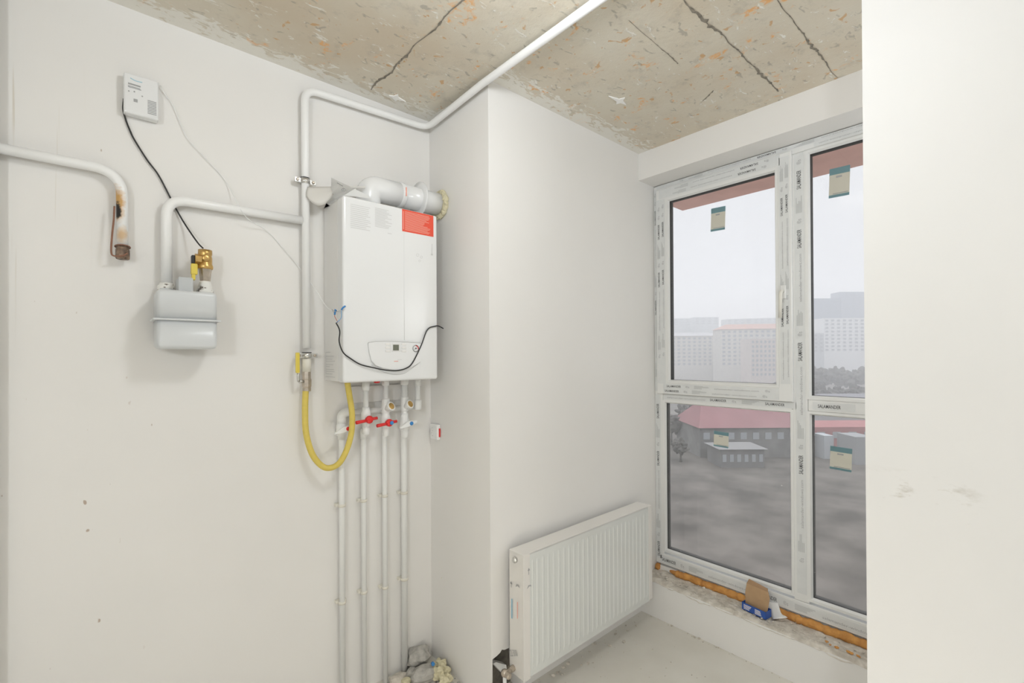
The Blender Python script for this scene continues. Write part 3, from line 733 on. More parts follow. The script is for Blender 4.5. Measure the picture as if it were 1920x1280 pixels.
# flue
g = thing('flue_pipe', (.84, 1.875, BZ1), 'white flue elbow and duct from boiler top into side wall', 'flue')
FZ = BZ1+.092
MB().tube(fillet([(.846, 1.875, BZ1-.004), (.846, 1.875, FZ), (1.00, 1.875, FZ)], .085, 12), .0515, 28).build('elbow', M_boil, g)
MB().lathe((.846, 1.875, BZ1-.002), (0, 0, 1), [(0, .062), (.014, .062), (.018, .054)], 28).build('base_ring', M_boil, g)
MB().lathe((.985, 1.875, FZ), (1, 0, 0), [(0, .0515), (.002, .0545), (.020, .0545), (.022, .052)], 28).build('seal_ring', M_boil, g)
MB().tube([(1.0, 1.875, FZ), (XB-.001, 1.875, FZ)], .0505, 28).build('duct', M_boil, g)
MB().lathe((1.085, 1.875, FZ), (1, 0, 0), [(0, .051), (.001, .079), (.007, .079), (.009, .074), (.009, .051)], 36).build('wall_rosette', M_boil, g)
MB().box((.994, 1.8195, FZ-.018), (.999, 1.8215, FZ+.02)).build('red_mark', M_pink, g)
b = MB(); rg = random.Random(3)
for k in range(22):
    a = k/22*2*math.pi; b.sphere((XB-.010, 1.875+math.cos(a)*.054, FZ+math.sin(a)*.054), .013+rg.random()*.006, (.8, 1, 1), 2, .25, k)
tag(b.build('expanding_foam', M_foamy), 'pale yellow foam ring round the flue where it enters wall', 'foam')

# black cable across the boiler with terminals
b1 = [(640, 605, .03), (637, 620, .01), (636, 640, .006), (643, 660, .006), (656, 671, .006), (676, 683, .006), (700, 689, .011), (722, 693.5, .011), (745, 694.5, .011), (762, 690, .012), (772, 682, .012), (782, 664, .012), (791, 644, .010), (799, 622, .006), (806, 614, .006), (815, 611.5, .006), (822, 611, .006)]
pts_ = [aty(x, y, BY-o) for x, y, o in b1]; pts_[0] = Vector((BX0-.02, BY+.02, aty(640, 605, BY)[2]))
pts_ += [aty(831, 615.5, BY+.0)]
g = thing('appliance_cable', pts_[0], 'black cable draped across boiler front with blue crimp ends', 'cable')
MB().tube(spline(pts_, 6), .0026, 8).build('black_sheath', M_black, g)
P0 = pts_[0]; q = lambda x, y, o=0: aty(x, y, BY+o)
MB().tube(spline([P0, q(639.5, 596), q(640, 582, -.01)], 6), .0012, 6).build('blue_wire', mat('blue_wire', (.10, .40, .75), .4), g)
MB().tube(spline([P0, q(633, 603, .02), q(628, 594, .03), q(627.5, 588, .03)], 6), .0011, 6).build('red_wire', mat('brown_wire', (.45, .10, .07), .4), g)
MB().tube(spline([q(627, 587, .03), q(622, 580, .03), q(630, 584, .02), q(639, 582, -.01)], 6), .0009, 6).build('grey_wire', M_gprint, g)
MB().tube([q(627.5, 590, .03), q(629, 580, .03), q(631.5, 583, .03)], [.0034, .0028, .0018], 8).build('crimp_terminal', M_blue, g); b = MB(); b.tube([q(640, 581, -.01), q(643, 576.5, -.012), q(647.5, 573.5, -.012)], .0032, 8); b.build('crimp_terminal', M_blue, g)
tag(MB().tube([(BX1, 1.80, 1.608), (BX1+.012, 1.795, 1.609)], .003, 8).build('casing_screw', M_brass), 'tiny brass screw sticking out of boiler right side', 'screw')

# ---------------------------------------------------------------- water pipes below the boiler
yo = YA-.07
def nut(o, ax, L, r, m, name, parent, seg=20): return MB().lathe(o, ax, [(0, r*.92), (L*.1, r), (L*.9, r), (L, r*.92)], seg).build(name, m, parent)
def clips(parent, x, zs, r):
    for z in zs:
        b = MB(); b.box((x-r-.010, YA-.022, z-.006), (x+r+.009, YA-.0002, z+.006), .002)
        b.lathe((x, YA-.030, z-.006), (0, 0, 1), [(0, r+.0005), (0, r+.003), (.012, r+.003), (.012, r+.0005)], 16); b.build('pipe_clip', M_clip, parent)
def zpx(px, py): return aty(px, py, YA-.03).z
R1 = .0140; R2 = .0112
# pipe 1 (leftmost) joins the rightmost outlet by a cross run
x1 = .757
g = thing('water_pipe', (x1, YA-.03, .01), 'leftmost white water pipe, running across under boiler then down wall', 'pipe')
zc = zpx(700, 769)
MB().tube(fillet([(1.098, YA-.070, BZ0-.002), (1.098, YA-.070, zc+.005), (1.092, YA-.031, zc), (x1, YA-.031, zc), (x1, YA-.03, .003)], [.02, .02, .018], 6), .0122, 16).build('pipe', M_ppr, g)
MB().lathe((1.098, YA-.07, zc-.010), (0, 0, 1), [(0, .012), (.003, .017), (.045, .0175), (.048, .013)]).build('elbow_fitting', M_ppr, g); MB().tube(fillet([(x1+.045, YA-.031, zc), (x1, YA-.031, zc), (x1, YA-.031, zc-.05)], .02), .0185, 18).build('elbow_fitting', M_ppr, g); MB().lathe((1.098, YA-.07, BZ0-.035), (0, 0, 1), [(0, .0145), (.033, .0145)]).build('elbow_fitting', M_ppr, g)
clips(g, x1, [zpx(640, 947), zpx(640, 1129)], .0125)
def wing_valve(x, y, z, col, label):
    o = thing('shutoff_valve', (x, y, z), label, 'valve', )
    MB().lathe((x, y, z-.045), (0, 0, 1), [(0, .0165), (.014, .0165), (.016, .020), (.03, .022), (.058, .022), (.07, .0175), (.09, .0165)], 20).build('valve_body', M_ppr, o)
    b = MB(); L = .045
    b.prism([(x-L, y-.045, z-.010), (x-.012, y-.045, z+.010), (x+.012, y-.045, z+.014), (x+L*.85, y-.045, z+.014), (x+L*.85, y-.045, z+.004), (x+.012, y-.045, z-.006), (x-.012, y-.045, z-.012), (x-L, y-.045, z-.014)], (0, .009, 0))
    b.tube([(x, y-.036, z), (x, y-.015, z)], .010, 12); b.build('wing_handle', M_ppr, o)
    MB().lathe((x+.010, y-.044, z+.003), (0, -1, 0), [(0, .0085), (.004, .0085), (.006, .006)], 16).build('handle_cap', col, o)
    return o
pv = aty(640, 803, YA-.03); wing_valve(x1, YA-.031, pv.z, M_red, 'white valve with small red cap behind yellow hose')
# outlets 2..4
def red_valve(x, y, z, label, cap=None):
    o = thing('shutoff_valve', (x, y, z), label, 'valve')
    MB().lathe((x, y, z-.040), (0, 0, 1), [(0, .0145), (.018, .0155), (.022, .019), (.050, .0205), (.066, .0205), (.074, .0165), (.09, .0155)], 20).build('valve_body', M_ppr, o)
    b = MB(); b.lathe((x, y-.016, z), (0, -1, 0), [(0, .012), (.012, .012), (.014, .0165), (.022, .0165), (.026, .012), (.027, .004)], 20)
    yy = y-.036
    b.tube([(x-.012, yy, z-.003), (x-.030, yy-.002, z-.004), (x-.060, yy-.004, z-.0065)], [.006, .007, .0075], 10); b.tube([(x+.010, yy, z+.002), (x+.034, yy, z+.004)], [.006, .0068], 10)
    b.build('handle', M_red, o)
    if cap: MB().lathe((x+.006, yy-.008, z), (0, -1, 0), [(0, .0085), (.003, .0085), (.004, .007)], 16).build('handle_cap', cap, o)
    return o
def strainer(x, y, z, label):
    o = thing('strainer', (x, y, z), label, 'strainer')
    b = MB(); b.lathe((x, y, z-.03), (0, 0, 1), [(0, .015), (.004, .0175), (.062, .0175), (.066, .015)], 20)
    b.lathe((x, y, z-.012), (.30, -.85, .42), [(0, .014), (.028, .0175), (.036, .0205), (.038, .0205)], 24); b.build('body', M_ppr, o)
    MB().lathe(Vector((x, y, z-.012))+Vector((.30, -.85, .42)).normalized()*.037, (.30, -.85, .42), [(0, .0145), (.003, .0145), (.004, .012)], 20).build('brass_plug', M_brass, o)
    return o
x2, x3, x4 = .853, .951, 1.0475
o2, o3, o4 = .847, .938, 1.030
zb2 = aty(685, 810, yo).z
g = thing('water_pipe', (x2, YA-.03, .01), 'second white water pipe from left, under red lever valve', 'pipe')
MB().tube(fillet([(o2, yo, BZ0-.002), (o2, yo, zb2), (x2, YA-.03, zb2-.004), (x2, YA-.03, .003)], .012, 5), R2, 16).build('pipe', M_ppr, g)
MB().lathe((o2, yo, zb2-.012), (0, 0, 1), [(0, .008), (.004, .0145), (.036, .0155), (.038, .013)]).build('elbow_fitting', M_ppr, g); MB().lathe((x2, YA-.031, zb2-.035), (0, 0, 1), [(0, .0145), (.04, .0145), (.045, .010)]).build('elbow_fitting', M_ppr, g); MB().lathe((o2, yo, BZ0-.045), (0, 0, 1), [(0, .0135), (.012, .0165), (.044, .0165)]).build('elbow_fitting', M_ppr, g)
clips(g, x2, [zpx(681, 938), zpx(681, 1110)], R2)
red_valve(o2, yo, aty(686, 785, yo).z, 'white valve with red lever, nearest the yellow hose')
zb3 = aty(722, 812, yo).z
g = thing('water_pipe', (x3, YA-.03, .01), 'third white water pipe from left, below red lever with blue cap', 'pipe')
MB().tube(fillet([(o3, yo, BZ0-.002), (o3, yo, zb3), (x3, YA-.03, zb3-.004), (x3, YA-.03, .003)], .012, 5), R2, 16).build('pipe', M_ppr, g)
MB().lathe((o3, yo, zb3-.014), (0, 0, 1), [(0, .008), (.004, .0145), (.04, .0155), (.042, .013)]).build('elbow_fitting', M_ppr, g); MB().lathe((o3, yo, BZ0-.028), (0, 0, 1), [(0, .0125), (.006, .0165), (.027, .0165)]).build('elbow_fitting', M_ppr, g)
clips(g, x3, [zpx(720, 929), zpx(720, 1101)], R2)
red_valve(o3, yo, aty(722, 791, yo).z, 'white valve with red lever and blue centre cap', M_blue)
strainer(o3, yo, aty(723, 762, yo).z, 'white strainer with round brass plug, left of the two')
zb4 = aty(758, 815, yo).z
g = thing('water_pipe', (x4, YA-.03, .01), 'rightmost white water pipe ending at rubble in the corner', 'pipe')
MB().tube(fillet([(o4, yo, BZ0-.002), (o4, yo, zb4), (x4, YA-.03, zb4-.004), (x4, YA-.03, .003)], .012, 5), R1, 16).build('pipe', M_ppr, g)
MB().lathe((o4, yo, zb4-.014), (0, 0, 1), [(0, .010), (.004, .0165), (.044, .0172), (.046, .014)]).build('elbow_fitting', M_ppr, g); MB().lathe((o4, yo, BZ0-.028), (0, 0, 1), [(0, .0145), (.006, .018), (.027, .018)]).build('elbow_fitting', M_ppr, g)
clips(g, x4, [zpx(757, 923), zpx(757, 1085)], R1)
wing_valve(o4, yo, aty(760, 793, yo).z, M_blue, 'white valve with wing handle and blue cap below boiler')
strainer(o4, yo, aty(759, 758, yo).z, 'white strainer with round brass plug, right of the two')
tag(MB().lathe((.897, yo, BZ0-.014), (0, 0, 1), [(0, .010), (.004, .014), (.011, .014), (.0138, .008)], 16).build('drain_knob', M_red), 'small dark red knob under the boiler', 'knob')
tag(MB().box((.80, YA-.012, 1.262), (1.07, YA-.0005, 1.335), .002).build('mounting_plate', M_wall), 'cream pipe mounting plate on wall behind the boiler pipes', 'plate')

# socket on the side wall
g = thing('wall_socket', (XB, 1.92, 1.10), 'small white wall socket on side wall, right of the pipes', 'socket')
MB().box((XB-.020, 1.888, 1.066), (XB-.0005, 1.952, 1.138), .004).build('housing', M_ppr, g)
b = MB()
for z in (1.090, 1.114): b.torus((XB-.020, 1.93, z), (1, 0, 0), .008, .0012, 16, 5)
b.build('terminal_ring', M_faint, g)
MB().box((XB-.010, 1.884, 1.080), (XB-.004, 1.888, 1.12)).build('red_contact', M_red, g)

# ---------------------------------------------------------------- radiator
RX0, RX1, RY0, RY1, RZ0, RZ1 = 1.288, 2.235, YC-.115, YC-.028, .135, .648
g = thing('radiator', (1.76, YC-.07, .13), 'wrapped white panel radiator hanging under the window end of wall', 'radiator')
def ribbed():
    B = MB(); n = 27; x0, x1 = RX0+.03, RX1-.022; prof = []
    N_ = n*8; rows = []
    for k, (z, s_) in enumerate(((RZ0+.004, 0), (RZ0+.028, 0), (RZ0+.045, 1), (RZ1-.045, 1), (RZ1-.028, 0), (RZ1-.004, 0))):
        row = []
        for i in range(N_+1):
            x = x0+(x1-x0)*i/N_; t = i/8 % 1
            d = .0032*s_*(1 if .25 < t < .75 else 0) if 4 < i < N_-4 else 0
            row.append(B.bm.verts.new((x, RY0-.0015-d*.9+.0, z)))
        rows.append(row)
    for a, b_ in zip(rows, rows[1:]):
        for i in range(N_): B.bm.faces.new((a[i], a[i+1], b_[i+1], b_[i]))
    return B.build('ribbed_panel', M_radf, g)
MB().box((RX0+.002, RY0+.004, RZ0+.002), (RX1-.002, RY0+.018, RZ1-.006), .004).build('front_plate', M_rad, g)
ribbed()
MB().box((RX0+.01, RY1-.018, RZ0+.006), (RX1-.01, RY1-.004, RZ1-.008), .004).build('back_plate', M_rad, g)
b = MB()
for k in range(34):
    x = RX0+.03+k*.0265; b.box((x, RY0+.02, RZ0+.02), (x+.010, RY1-.02, RZ1-.02))
b.build('convector_fins', M_rad, g)
for x in (RX0, RX1-.003):
    MB().box((x, RY0+.001, RZ0), (x+.003, RY1, RZ1-.003), .001).build('side_cover', M_rad, g)
b = MB(); b.box((RX0, RY0+.001, RZ1-.006), (RX1, RY1, RZ1), .001)
b.build('top_grille', M_rad, g)
# folded cardboard-like edge protectors
MB().box((RX0-.003, RY0-.003, RZ0-.002), (RX0+.035, RY0+.002, RZ1+.001), .001).build('edge_wrap', M_rad, g)
MB().box((RX1-.030, RY0-.003, RZ0+.01), (RX1+.003, RY0+.001, RZ1-.002), .001).build('edge_wrap', M_rad, g)
# arrows and marks
def arrow(b, px, py, plane, L):
    f = (lambda x, y: atx(x, y, RX0-.0035)) if plane == 's' else (lambda x, y: aty(x, y, RY0-.0036))
    a = f(px, py+L); c = f(px, py); u = Vector((0, -1, 0)) if plane == 's' else Vector((1, 0, 0))
    s_ = .0016; b.quad(a-u*s_, u*2*s_, c-a-Vector((0, 0, .006)))
    b.poly([c-u*.007-Vector((0, 0, .012)), c+u*.007-Vector((0, 0, .012)), c])
b = MB(); arrow(b, 991.5, 1064, 'f', 13); b.build('arrow_print', M_gprint, g); b = MB(); arrow(b, 958.5, 1089, 's', 12); b.build('arrow_print', M_gprint, g)
for q_, pl_ in (((992, 1099), 'f'), ((970, 1098), 's')):
    c = aty(*q_, RY0-.0036) if pl_ == 'f' else atx(*q_, RX0-.0036); u = Vector((1, 0, 0)) if pl_ == 'f' else Vector((0, -1, 0))
    b = MB(); b.poly([c-u*.012-Vector((0, 0, .008)), c-u*.004+Vector((0, 0, .006)), c+u*.010+Vector((0, 0, .004)), c+u*.014-Vector((0, 0, .005)), c+u*.003]); b.build('hand_mark_print', M_gprint, g)
b = MB(); o_ = atx(957.5, 1230, RX0-.0036); add_text(b, '22·300', o_, Vector((0, -.046, .022)), Vector((0, .012, .022)), False)
b.build('wrap_print', M_gprint, g)
b = MB(); a = atx(961, 1160, RX0-.0038); c = atx(961, 1122, RX0-.0038); add_lines(b, a, c-a, Vector((0, .007, 0)), 1, .9, .2); b.build('blue_print', mat('pale_blue_lettering', (.25, .50, .66), .5), g)
b = MB(); a = atx(971, 1160, RX0-.0038); c = atx(971, 1128, RX0-.0038); add_lines(b, a, c-a, Vector((0, .005, 0)), 1, .8, .2); b.build('red_print', M_pink, g)
pl_ = atx(966, 1049, RX0-.003)
MB().lathe(pl_, (-1, 0, 0), [(0, .012), (.006, .012), (.007, .009), (.012, .008)], 16).build('bleed_valve', M_chrome, g)
vz = atx(962, 1252, RX0-.003)
v = thing('radiator_valve', vz, 'nickel radiator valve at lower left corner of radiator', 'valve')
b = MB(); b.lathe(vz+Vector((.003, 0, 0)), (-1, 0, 0), [(0, .013), (.02, .013), (.022, .010), (.045, .010)], 8); b.sphere(vz+Vector((-.046, 0, 0)), .016, sub=3)
b.lathe(vz+Vector((-.046, -.008, 0)), (0, -1, 0), [(0, .012), (.022, .012), (.024, .009)], 8); b.build('valve_body', M_nick, v)
MB().tube([vz+Vector((-.046, 0, -.012)), (vz.x-.046, vz.y, .002)], .008, 14).build('tail_pipe', M_ppr, v)
slv = MB(); sp = [aty(*q_, YC+.03) for q_ in ((925, 1244), (930, 1241), (949, 1246), (952, 1264), (944, 1264))]
slv.prism(sp, (0, .03, 0)); tag(slv.build('wall_sleeve', M_paper), 'white plastic sleeve inside the broken hole by radiator', 'sleeve')
# wall brackets
MB().box((1.45, RY1-.006, .2), (1.49, YC-.0005, .62)).build('wall_bracket', M_chrome, g); MB().box((2.05, RY1-.006, .2), (2.09, YC-.0005, .62)).build('wall_bracket', M_chrome, g)
tag(MB().lathe((2.24, YC-.05, .23), (1, 0, 0), [(0, .012), (.03, .012), (.032, .009)], 10).build('radiator_plug', M_clip), 'small cream plug at lower right end of radiator', 'plug')

# ---------------------------------------------------------------- box and wrapper on the sill
zs = .206
A1, A2 = atz(1391, 1141, zs), atz(1436, 1162, zs)
ux = (A2-A1); ux.z = 0; L = ux.length; ux.normalize(); vx = Vector((-ux.y, ux.x, 0)); vx = vx if vx.x > 0 else -vx
MT = Matrix(((ux.x, vx.x, 0, A1.x), (ux.y, vx.y, 0, A1.y), (0, 0, 1, zs), (0, 0, 0, 1)))
def lb(b, a, c): b.box(a, c, mtx=MT)
g = thing('carton', A1, 'small open cardboard carton, blue with white print, on window sill', 'box')
D_ = .05; H_ = .036; t_ = .0012
b = MB(); lb(b, (0, 0, 0), (L, D_, t_)); lb(b, (0, 0, 0), (L, t_, H_)); lb(b, (0, 0, 0), (t_, D_, H_)); lb(b, (L-t_, 0, 0), (L, D_, H_)); lb(b, (0, D_-t_, 0), (L, D_, H_)); b.build('tray', M_cblue, g)
P_ = lambda x, y, z: MT @ Vector((x, y, z))
fl_ = MB().prism([P_(.004, D_*.5, H_*.5), P_(L*.93, D_*.5, H_*.4), P_(L*1.02, D_*.62, H_+.055), P_(L*.95, D_*.7, H_+.083), P_(L*.05, D_*.7, H_+.083), P_(0, D_*.62, H_+.04)], vx*.0012); fl_.build('inner_flap', M_cardb, g)
MB().prism([P_(L*.04, D_*.7, H_+.083), P_(L*.94, D_*.7, H_+.075), P_(L*.88, D_*.9, H_+.094), P_(L*.10, D_*.9, H_+.104)], vx*.0012).build('top_flap', mat('cardboard_edge', (.40, .25, .14), .8), g)
for xo in (.08, .55):
    b = MB(); add_lines(b, P_(L*xo, -.0006, .006), ux*L*.36, Vector((0, 0, .024)), 4, .5, .4, int(xo*10)); b.build('white_print', M_paper, g)
W1, W2 = atz(1441, 1128, zs+.03), atz(1463, 1163, zs+.004)
def wrap():
    B = MB(); rows = []; d = W2-W1; s_ = Vector((.004, .05, .035)) 
    for i in range(9):
        t = i/8; r = []
        for j in range(4):
            u = j/3-.5; r.append(B.bm.verts.new(W1+d*t+Vector((0, -.062*u, .020*u))+Vector((.010*math.sin(t*5+u*3), 0, .008*math.sin(t*7+u*2)+.008))))
        rows.append(r)
    for i in range(8):
        for j in range(3): B.bm.faces.new((rows[i][j], rows[i+1][j], rows[i+1][j+1], rows[i][j+1])).smooth = True
    return B.build('paper_wrapper', M_paper, None, .0006)
tag(wrap(), 'crumpled white paper wrapper beside the cardboard carton on sill', 'wrapper')
# crumbs on the sill: mass of plaster bits
b = MB(); rg = random.Random(5)
for k in range(230):
    y = 1.48-rg.random()*1.35; x = XD+.01+rg.random()*.12; b.sphere((x, y, .204+rg.random()*.004), .002+rg.random()**3*.006, (1, 1, .7), 1, .4, k)
tag(b.build('plaster_crumbs', M_rough), 'crumbs of plaster scattered along the window sill', 'debris', kind='stuff')
b = MB()
for k in range(9):
    y = .62-rg.random()*.32; b.sphere((XD+.015+rg.random()*.05, y, .212), .004+rg.random()*.004, (1, 1.4, .7), 1, .4, k)
tag(b.build('foam_crumbs', M_foam), 'orange foam crumbs at the right end of sill', 'debris', kind='stuff')
# debris by the radiator and on the floor
b = MB()
for k in range(70):
    x = 1.35+rg.random()*.9; b.sphere((x, YC-.01-rg.random()*.10, .003), .002+rg.random()**3*.009, (1, 1, .6), 1, .4, k)
for k in range(60):
    x = 1.3+rg.random()*.95; y = .7+rg.random()*.75; b.sphere((x, y, .001), .0015+rg.random()**3*.004, (1, 1, .6), 1, .4, k)
for k in range(50):
    b.sphere((XD-.004-rg.random()*.015, YC-rg.random()*1.0, .002), .002+rg.random()**3*.007, (1, 1, .6), 1, .4, k)
tag(b.build('floor_dust', M_rough), 'small plaster bits scattered on the floor near radiator', 'debris', kind='stuff')

# rubble in the corner
def chunk(px, py, r, z, scl, m, label, name='concrete_chunk', seed=1, rough=.22, sub=2):
    p = atz(px, py, z); o = MB().sphere(p, r, scl, sub, rough, seed).build(name, m); return tag(o, label, 'rubble')
chunk(785, 1228, .062, .062, (.95, .75, .62), M_conc, 'grey concrete chunk leaning in wall corner, top of the rubble', seed=3)
chunk(795, 1263, .055, .035, (1.1, .9, .62), M_conc, 'flat grey concrete piece in front of the corner chunk', seed=5)
chunk(771, 1262, .026, .022, (1, 1, .9), M_conc, 'small grey stone between pipe and flat concrete piece', seed=8)
chunk(748, 1270, .03, .014, (1.4, 1, .45), M_rough, 'low rubble lump left of the rightmost pipe foot', 'plaster_lump', 9)
chunk(762, 1276, .02, .014, (1.2, 1, .7), M_foamy, 'cream crumb at the very foot of the rightmost pipe', 'plaster_lump', 12)
b = MB()
for k, (px, py, r) in enumerate(((816, 1250, .022), (826, 1245, .024), (836, 1258, .022), (822, 1262, .026), (840, 1272, .018), (832, 1276, .02), (812, 1262, .014), (829, 1252, .018))):
    b.sphere(atz(px, py, .03+.012*(k % 2)), r, (1, 1, 1), 3, .3, k)
tag(b.build('foam_lump', M_foamy), 'crumpled cream foam lump in front of the corner rubble', 'foam')
tag(MB().lathe(atz(811, 1243, .075), (-.3, -1, .2), [(0, .008), (.012, .008), (.014, .006)], 14).build('bottle_cap', M_blue), 'tiny blue cap between concrete chunk and foam lump', 'cap')
b = MB()
for k in range(60):
    p = atz(750+rg.random()*115, 1262+rg.random()*22, .006)
    if p.y < YA-.01 and p.x < XB-.01: b.sphere(p, .003+rg.random()**2*.009, (1, 1, .8), 1, .4, k)
tag(b.build('rubble_grit', M_conc), 'loose grit around the corner rubble', 'debris', kind='stuff')
# small nails/plugs on the side wall, B face
for k, q_ in enumerate(((826, 1015), (828, 1083), (829, 1156))):
    p = atx(*q_, XB); tag(MB().lathe(p+Vector((.001, 0, 0)), (-1, 0, 0), [(0, .0035), (.002, .003), (.003, .001)], 10).build('wall_plug', M_clip), ('topmost', 'middle', 'lowest')[k]+' of three tiny cream plugs on the side wall', 'wall plug', 'cream plugs on the side wall')

# bulb holders added to go with the unseen fill lights
for k, L_ in enumerate((FILL, FILL2, FILL3)):
    g = thing('fill_light_holder', (L_[0], L_[1], ZC), ('unseen bulb holder added for the fill light behind the viewpoint', 'unseen bulb holder added for the fill light above the viewpoint', 'unseen bulb holder added for the fill light behind right wall')[k], 'added light')
    MB().lathe((L_[0], L_[1], ZC), (0, 0, -1), [(0, .04), (.012, .035), (.014, .006)], 20).build('ceiling_rose', M_pvc, g)
    MB().tube([(L_[0], L_[1], ZC-.014), (L_[0], L_[1], min(ZC-.02, L_[2]+.15))], .003, 8).build('cord', M_black, g)
    MB().lathe((L_[0], L_[1], min(ZC-.06, L_[2]+.15)), (0, 0, 1), [(0, .02), (.03, .02), (.04, .008)], 16).build('socket', M_pvc, g)

g = thing('fill_light_stand', (.58, .46, 0), 'unseen stand added for the low fill light near the viewpoint', 'added light')  # stand added under the low fill light
MB().lathe((.58, .46, 0), (0, 0, 1), [(0, .07), (.015, .07), (.02, .02), (.16, .015), (.18, .03)], 20).build('stand', M_gasket, g)
# open-air colours scaled down evenly to suit the bright sky
def omat(name, col, *a_, **k_):
    f_ = .88
    if 'col2' in k_: k_['col2'] = tuple(x*f_ for x in k_['col2'])
    return mat(name, tuple(x*f_ for x in col), *a_, **k_)
# ---------------------------------------------------------------- outside
tag(MB().box((2.66, -1.5, 2.470), (3.045, 1.64, 2.65)).build('balcony_slab', M_slab), 'pinkish balcony slab above and outside the window', 'balcony')
GZ = CAMZ-25
M_ground = omat('winter_ground', (.18, .163, .146), .95, col2=(.085, .078, .07), scale=.13, detail=12)
MG = MB().box((20, -1500, GZ-1), (2600, 2600, GZ)).build('ground', M_ground); struct(MG)
def at_depth(px, dep):
    v = FW + RT*((px-960)/F); return Vector((v.x*dep, v.y*dep, 0))
M_win = omat('distant_window', (.36, .38, .41), .5)
cache = {}
def block(name, label, px0, px1, ytop, dep, m, thick=14, roof=None, nx=0, nz=0, base=None, winm=None, group=None, skew=0, ztop=None):
    a, c = at_depth(px0, dep), at_depth(px1, dep+skew); zt = CAMZ+(668-ytop)*dep/870
    n = Vector((FW.x, FW.y, 0)).normalized(); o = thing(name, (a.x, a.y, GZ), label, 'building', group)
    zb_ = GZ if base is None else base
    MB().prism([(a.x, a.y, zb_), (c.x, c.y, zb_), (c.x, c.y, zt), (a.x, a.y, zt)], n*thick).build('walls', m, o)
    u = (c-a); W_ = u.length; u.normalize()
    if roof:
        e = .6; p = [a-u*e-n*e, c+u*e-n*e, c+u*e+n*(thick+e), a-u*e+n*(thick+e)]
        B = MB(); lo = [B.bm.verts.new((q_.x, q_.y, zt)) for q_ in p]; ins = [a+u*W_*.12+n*thick*.45, c-u*W_*.12+n*thick*.45, c-u*W_*.12+n*thick*.55, a+u*W_*.12+n*thick*.55]
        hi = [B.bm.verts.new((q_.x, q_.y, zt+roof[1])) for q_ in ins]
        for i in range(4): B.bm.faces.new((lo[i], lo[(i+1) % 4], hi[(i+1) % 4], hi[i]))
        B.bm.faces.new(hi); B.bm.faces.new(lo); B.build('roof', roof[0], o)
    if nx:
        fw_ = W_/nx; fh = 3.0; me = None
        for i in range(nx):
            for j in range(nz):
                p = a+u*(fw_*(i+.5))-n*.12; z = zt-2.0-j*fh
                if z < GZ+1: continue
                if me is None:
                    q_ = MB(); q_.prism([(-u*fw_*.25)+Vector((0, 0, -.8)), (u*fw_*.25)+Vector((0, 0, -.8)), (u*fw_*.25)+Vector((0, 0, .8)), (-u*fw_*.25)+Vector((0, 0, .8))], n*.1)
                    wo = q_.build('window', winm or M_win); me = wo.data
                else: wo = bpy.data.objects.new('window', me); C.objects.link(wo)
                wo.location = (p.x, p.y, z); wo.parent = o; wo.matrix_parent_inverse = o.matrix_world.inverted()
    return o
Bg = omat('hazy_grey_facade', (.52, .55, .58), .9, var=.08, scale=.05); Bb = omat('beige_facade', (.66, .64, .60), .9, var=.06, scale=.05)
Bl = omat('blue_grey_facade', (.22, .27, .35), .9, var=.1, scale=.05); Bw = omat('white_facade', (.74, .75, .76), .9); Br = omat('terracotta_roof', (.50, .32, .27), .9)
Bro = omat('dull_red_roof', (.34, .17, .18), .9, var=.12, scale=.2); Brr = omat('red_facade', (.42, .17, .17), .9, var=.1, scale=.3)
block('apartment_block', 'far grey block with flat top at left of upper window', 1240, 1296, 601, 620, Bg, nx=5, nz=3)
block('apartment_block', 'far grey dome-topped block, second from left on skyline', 1302, 1348, 599, 600, Bg, nx=4, nz=3)
block('apartment_block', 'long far grey block under the open sky, right of the dome', 1362, 1462, 603, 560, Bg, nx=8, nz=3, skew=-20)
block('apartment_block', 'long beige apartment block across the left of the upper pane', 1180, 1356, 634, 380, Bb, nx=18, nz=8, roof=(omat('grey_roof', (.46, .46, .47), .9), 3))
block('apartment_block', 'beige apartment block with orange roof edge in the upper pane', 1352, 1500, 622, 350, Bb, nx=14, nz=9, roof=(Br, 4), skew=-10)
block('apartment_block', 'pink and beige slab block next to window handle', 1408, 1470, 640, 300, omat('pinkish_facade', (.62, .56, .53), .9), nx=8, nz=8)
block('tower_block', 'tall blue-grey tower behind the right upper pane', 1575, 1680, 553, 500, Bl, nx=8, nz=16, winm=mat('tower_glass', (.19, .23, .30), .4))
block('tower_block', 'lower blue-grey tower left of the tallest one', 1508, 1578, 565, 470, Bl, nx=6, nz=14, winm=mat('tower_glass_dark', (.19, .23, .30), .4))
block('apartment_block', 'white arched apartment block in the right upper pane', 1545, 1700, 602, 380, Bw, nx=14, nz=9)
block('apartment_block', 'low grey houses left of the white block in right pane', 1515, 1545, 630, 370, Bg, nx=3, nz=5)
# nearer houses
block('house', 'wide house with dull red pitched roof below the window', 1312, 1520, 806, 112, omat('grey_house_wall', (.24, .24, .235), .9, var=.3, scale=.4), thick=16, roof=(Bro, 5.6), nx=9, nz=1)
block('shed', 'long low grey shed in front of the red roofed house', 1350, 1432, 846, 102, omat('shed_wall', (.22, .22, .22), .9, var=.2, scale=.4), thick=7, roof=(omat('shed_roof', (.27, .27, .27), .9), .8), nx=6, nz=1)
block('house', 'red walled building in the right lower pane', 1523, 1700, 806, 118, Brr, thick=12, nx=6, nz=1)
block('house', 'grey roofed house above the red walled building', 1535, 1720, 770, 150, omat('grey_gable', (.40, .40, .41), .9), thick=12, roof=(omat('dark_grey_roof', (.28, .28, .30), .9), 4))
block('kiosk', 'small white kiosk in front of the red walled building', 1544, 1562, 822, 110, Bg, thick=4)
block('kiosk', 'pale narrow annex at right edge of the lower pane', 1603, 1640, 825, 104, omat('annex_wall', (.32, .33, .34), .9), thick=6)
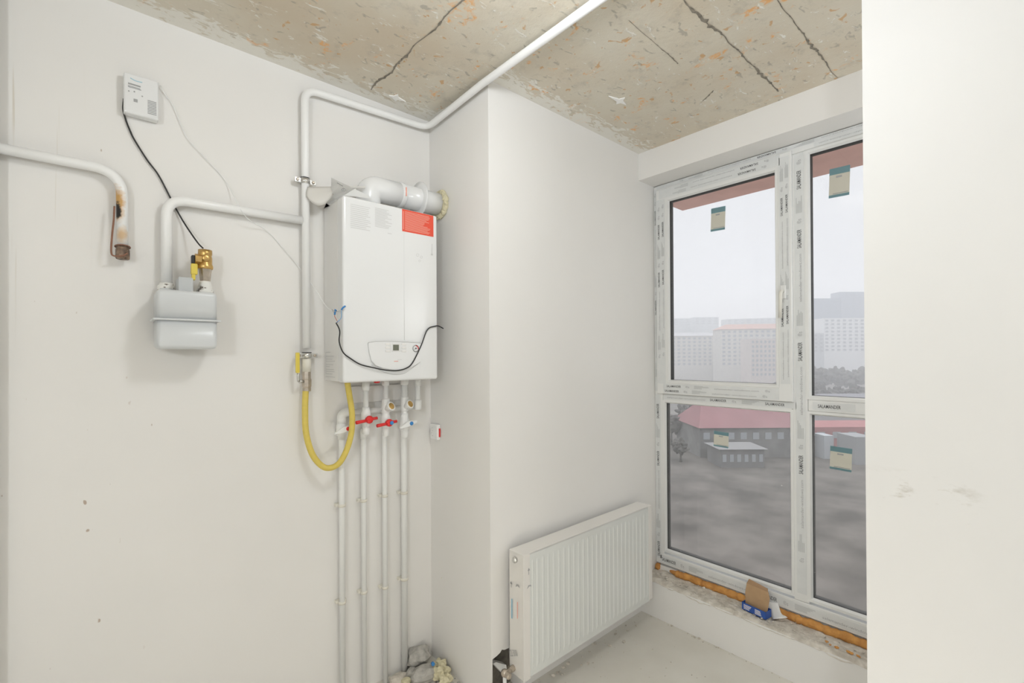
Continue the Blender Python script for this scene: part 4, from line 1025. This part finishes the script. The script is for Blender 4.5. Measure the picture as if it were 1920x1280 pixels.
# bare trees
M_tree = omat('bare_tree_grey', (.12, .115, .105), .95, col2=(.07, .07, .065), scale=.6)
def tree(px, dep, hgt, label, seed, base_h=0):
    p = at_depth(px, dep); o = thing('tree', (p.x, p.y, GZ), label, 'tree')
    MB().tube([(p.x, p.y, GZ), (p.x, p.y, GZ+hgt*.5)], [.3, .18], 8).build('trunk', M_tree, o)
    b = MB(); rg = random.Random(seed)
    for k in range(6):
        b.sphere((p.x+rg.uniform(-.2, .2)*hgt, p.y+rg.uniform(-.2, .2)*hgt, GZ+hgt*(.55+rg.random()*.3)), hgt*(.16+rg.random()*.1), (1, 1, 1), 4, .55, seed+k)
    b.build('crown', M_tree, o)
spots = ((1258, 128, 8, 'large leafless tree left of the red roofed house'), (1290, 150, 9, 'leafless tree close behind left end of the red roof'),
 (1275, 108, 5, 'small bare tree left of the grey shed, nearest the window'), (1340, 215, 10, 'bare tree behind the red roof, left one'), (1400, 220, 10, 'bare tree behind the red roof, middle one'),
 (1455, 225, 10, 'bare tree behind the red roof, next to window handle side'), (1515, 300, 15, 'tall bare tree at left edge of right pane below towers'), (1540, 285, 14, 'bare tree below the white arched block, left'),
 (1566, 300, 15, 'bare tree below the white arched block, middle'), (1592, 285, 14, 'bare tree below the white arched block, right'), (1622, 300, 15, 'bare tree below the white block, partly behind the near wall'),
 (1530, 215, 10, 'nearer bare tree in right upper pane, left'), (1570, 215, 9, 'nearer bare tree in right upper pane, middle'), (1612, 215, 10, 'nearer bare tree in right upper pane, right'))
for k, (px, dep, h0, lb_) in enumerate(spots): tree(px, dep, h0, lb_, k*5+1)
# haze over the town
hz_ = MB().box((60, -700, GZ-.5), (900, 1000, GZ+140))
m = bpy.data.materials.new('winter_haze'); m.use_nodes = True; nt = m.node_tree; nt.nodes.clear()
out = N(nt, 'ShaderNodeOutputMaterial'); vs_ = N(nt, 'ShaderNodeVolumeScatter'); vs_.inputs['Color'].default_value = (.98, .99, 1, 1); vs_.inputs['Density'].default_value = .0020
nt.links.new(vs_.outputs[0], out.inputs['Volume'])
ho = hz_.build('haze', m); tag(ho, 'pale winter haze hanging over the town outside', 'haze', kind='stuff')
sc.cycles.volume_bounces = 3
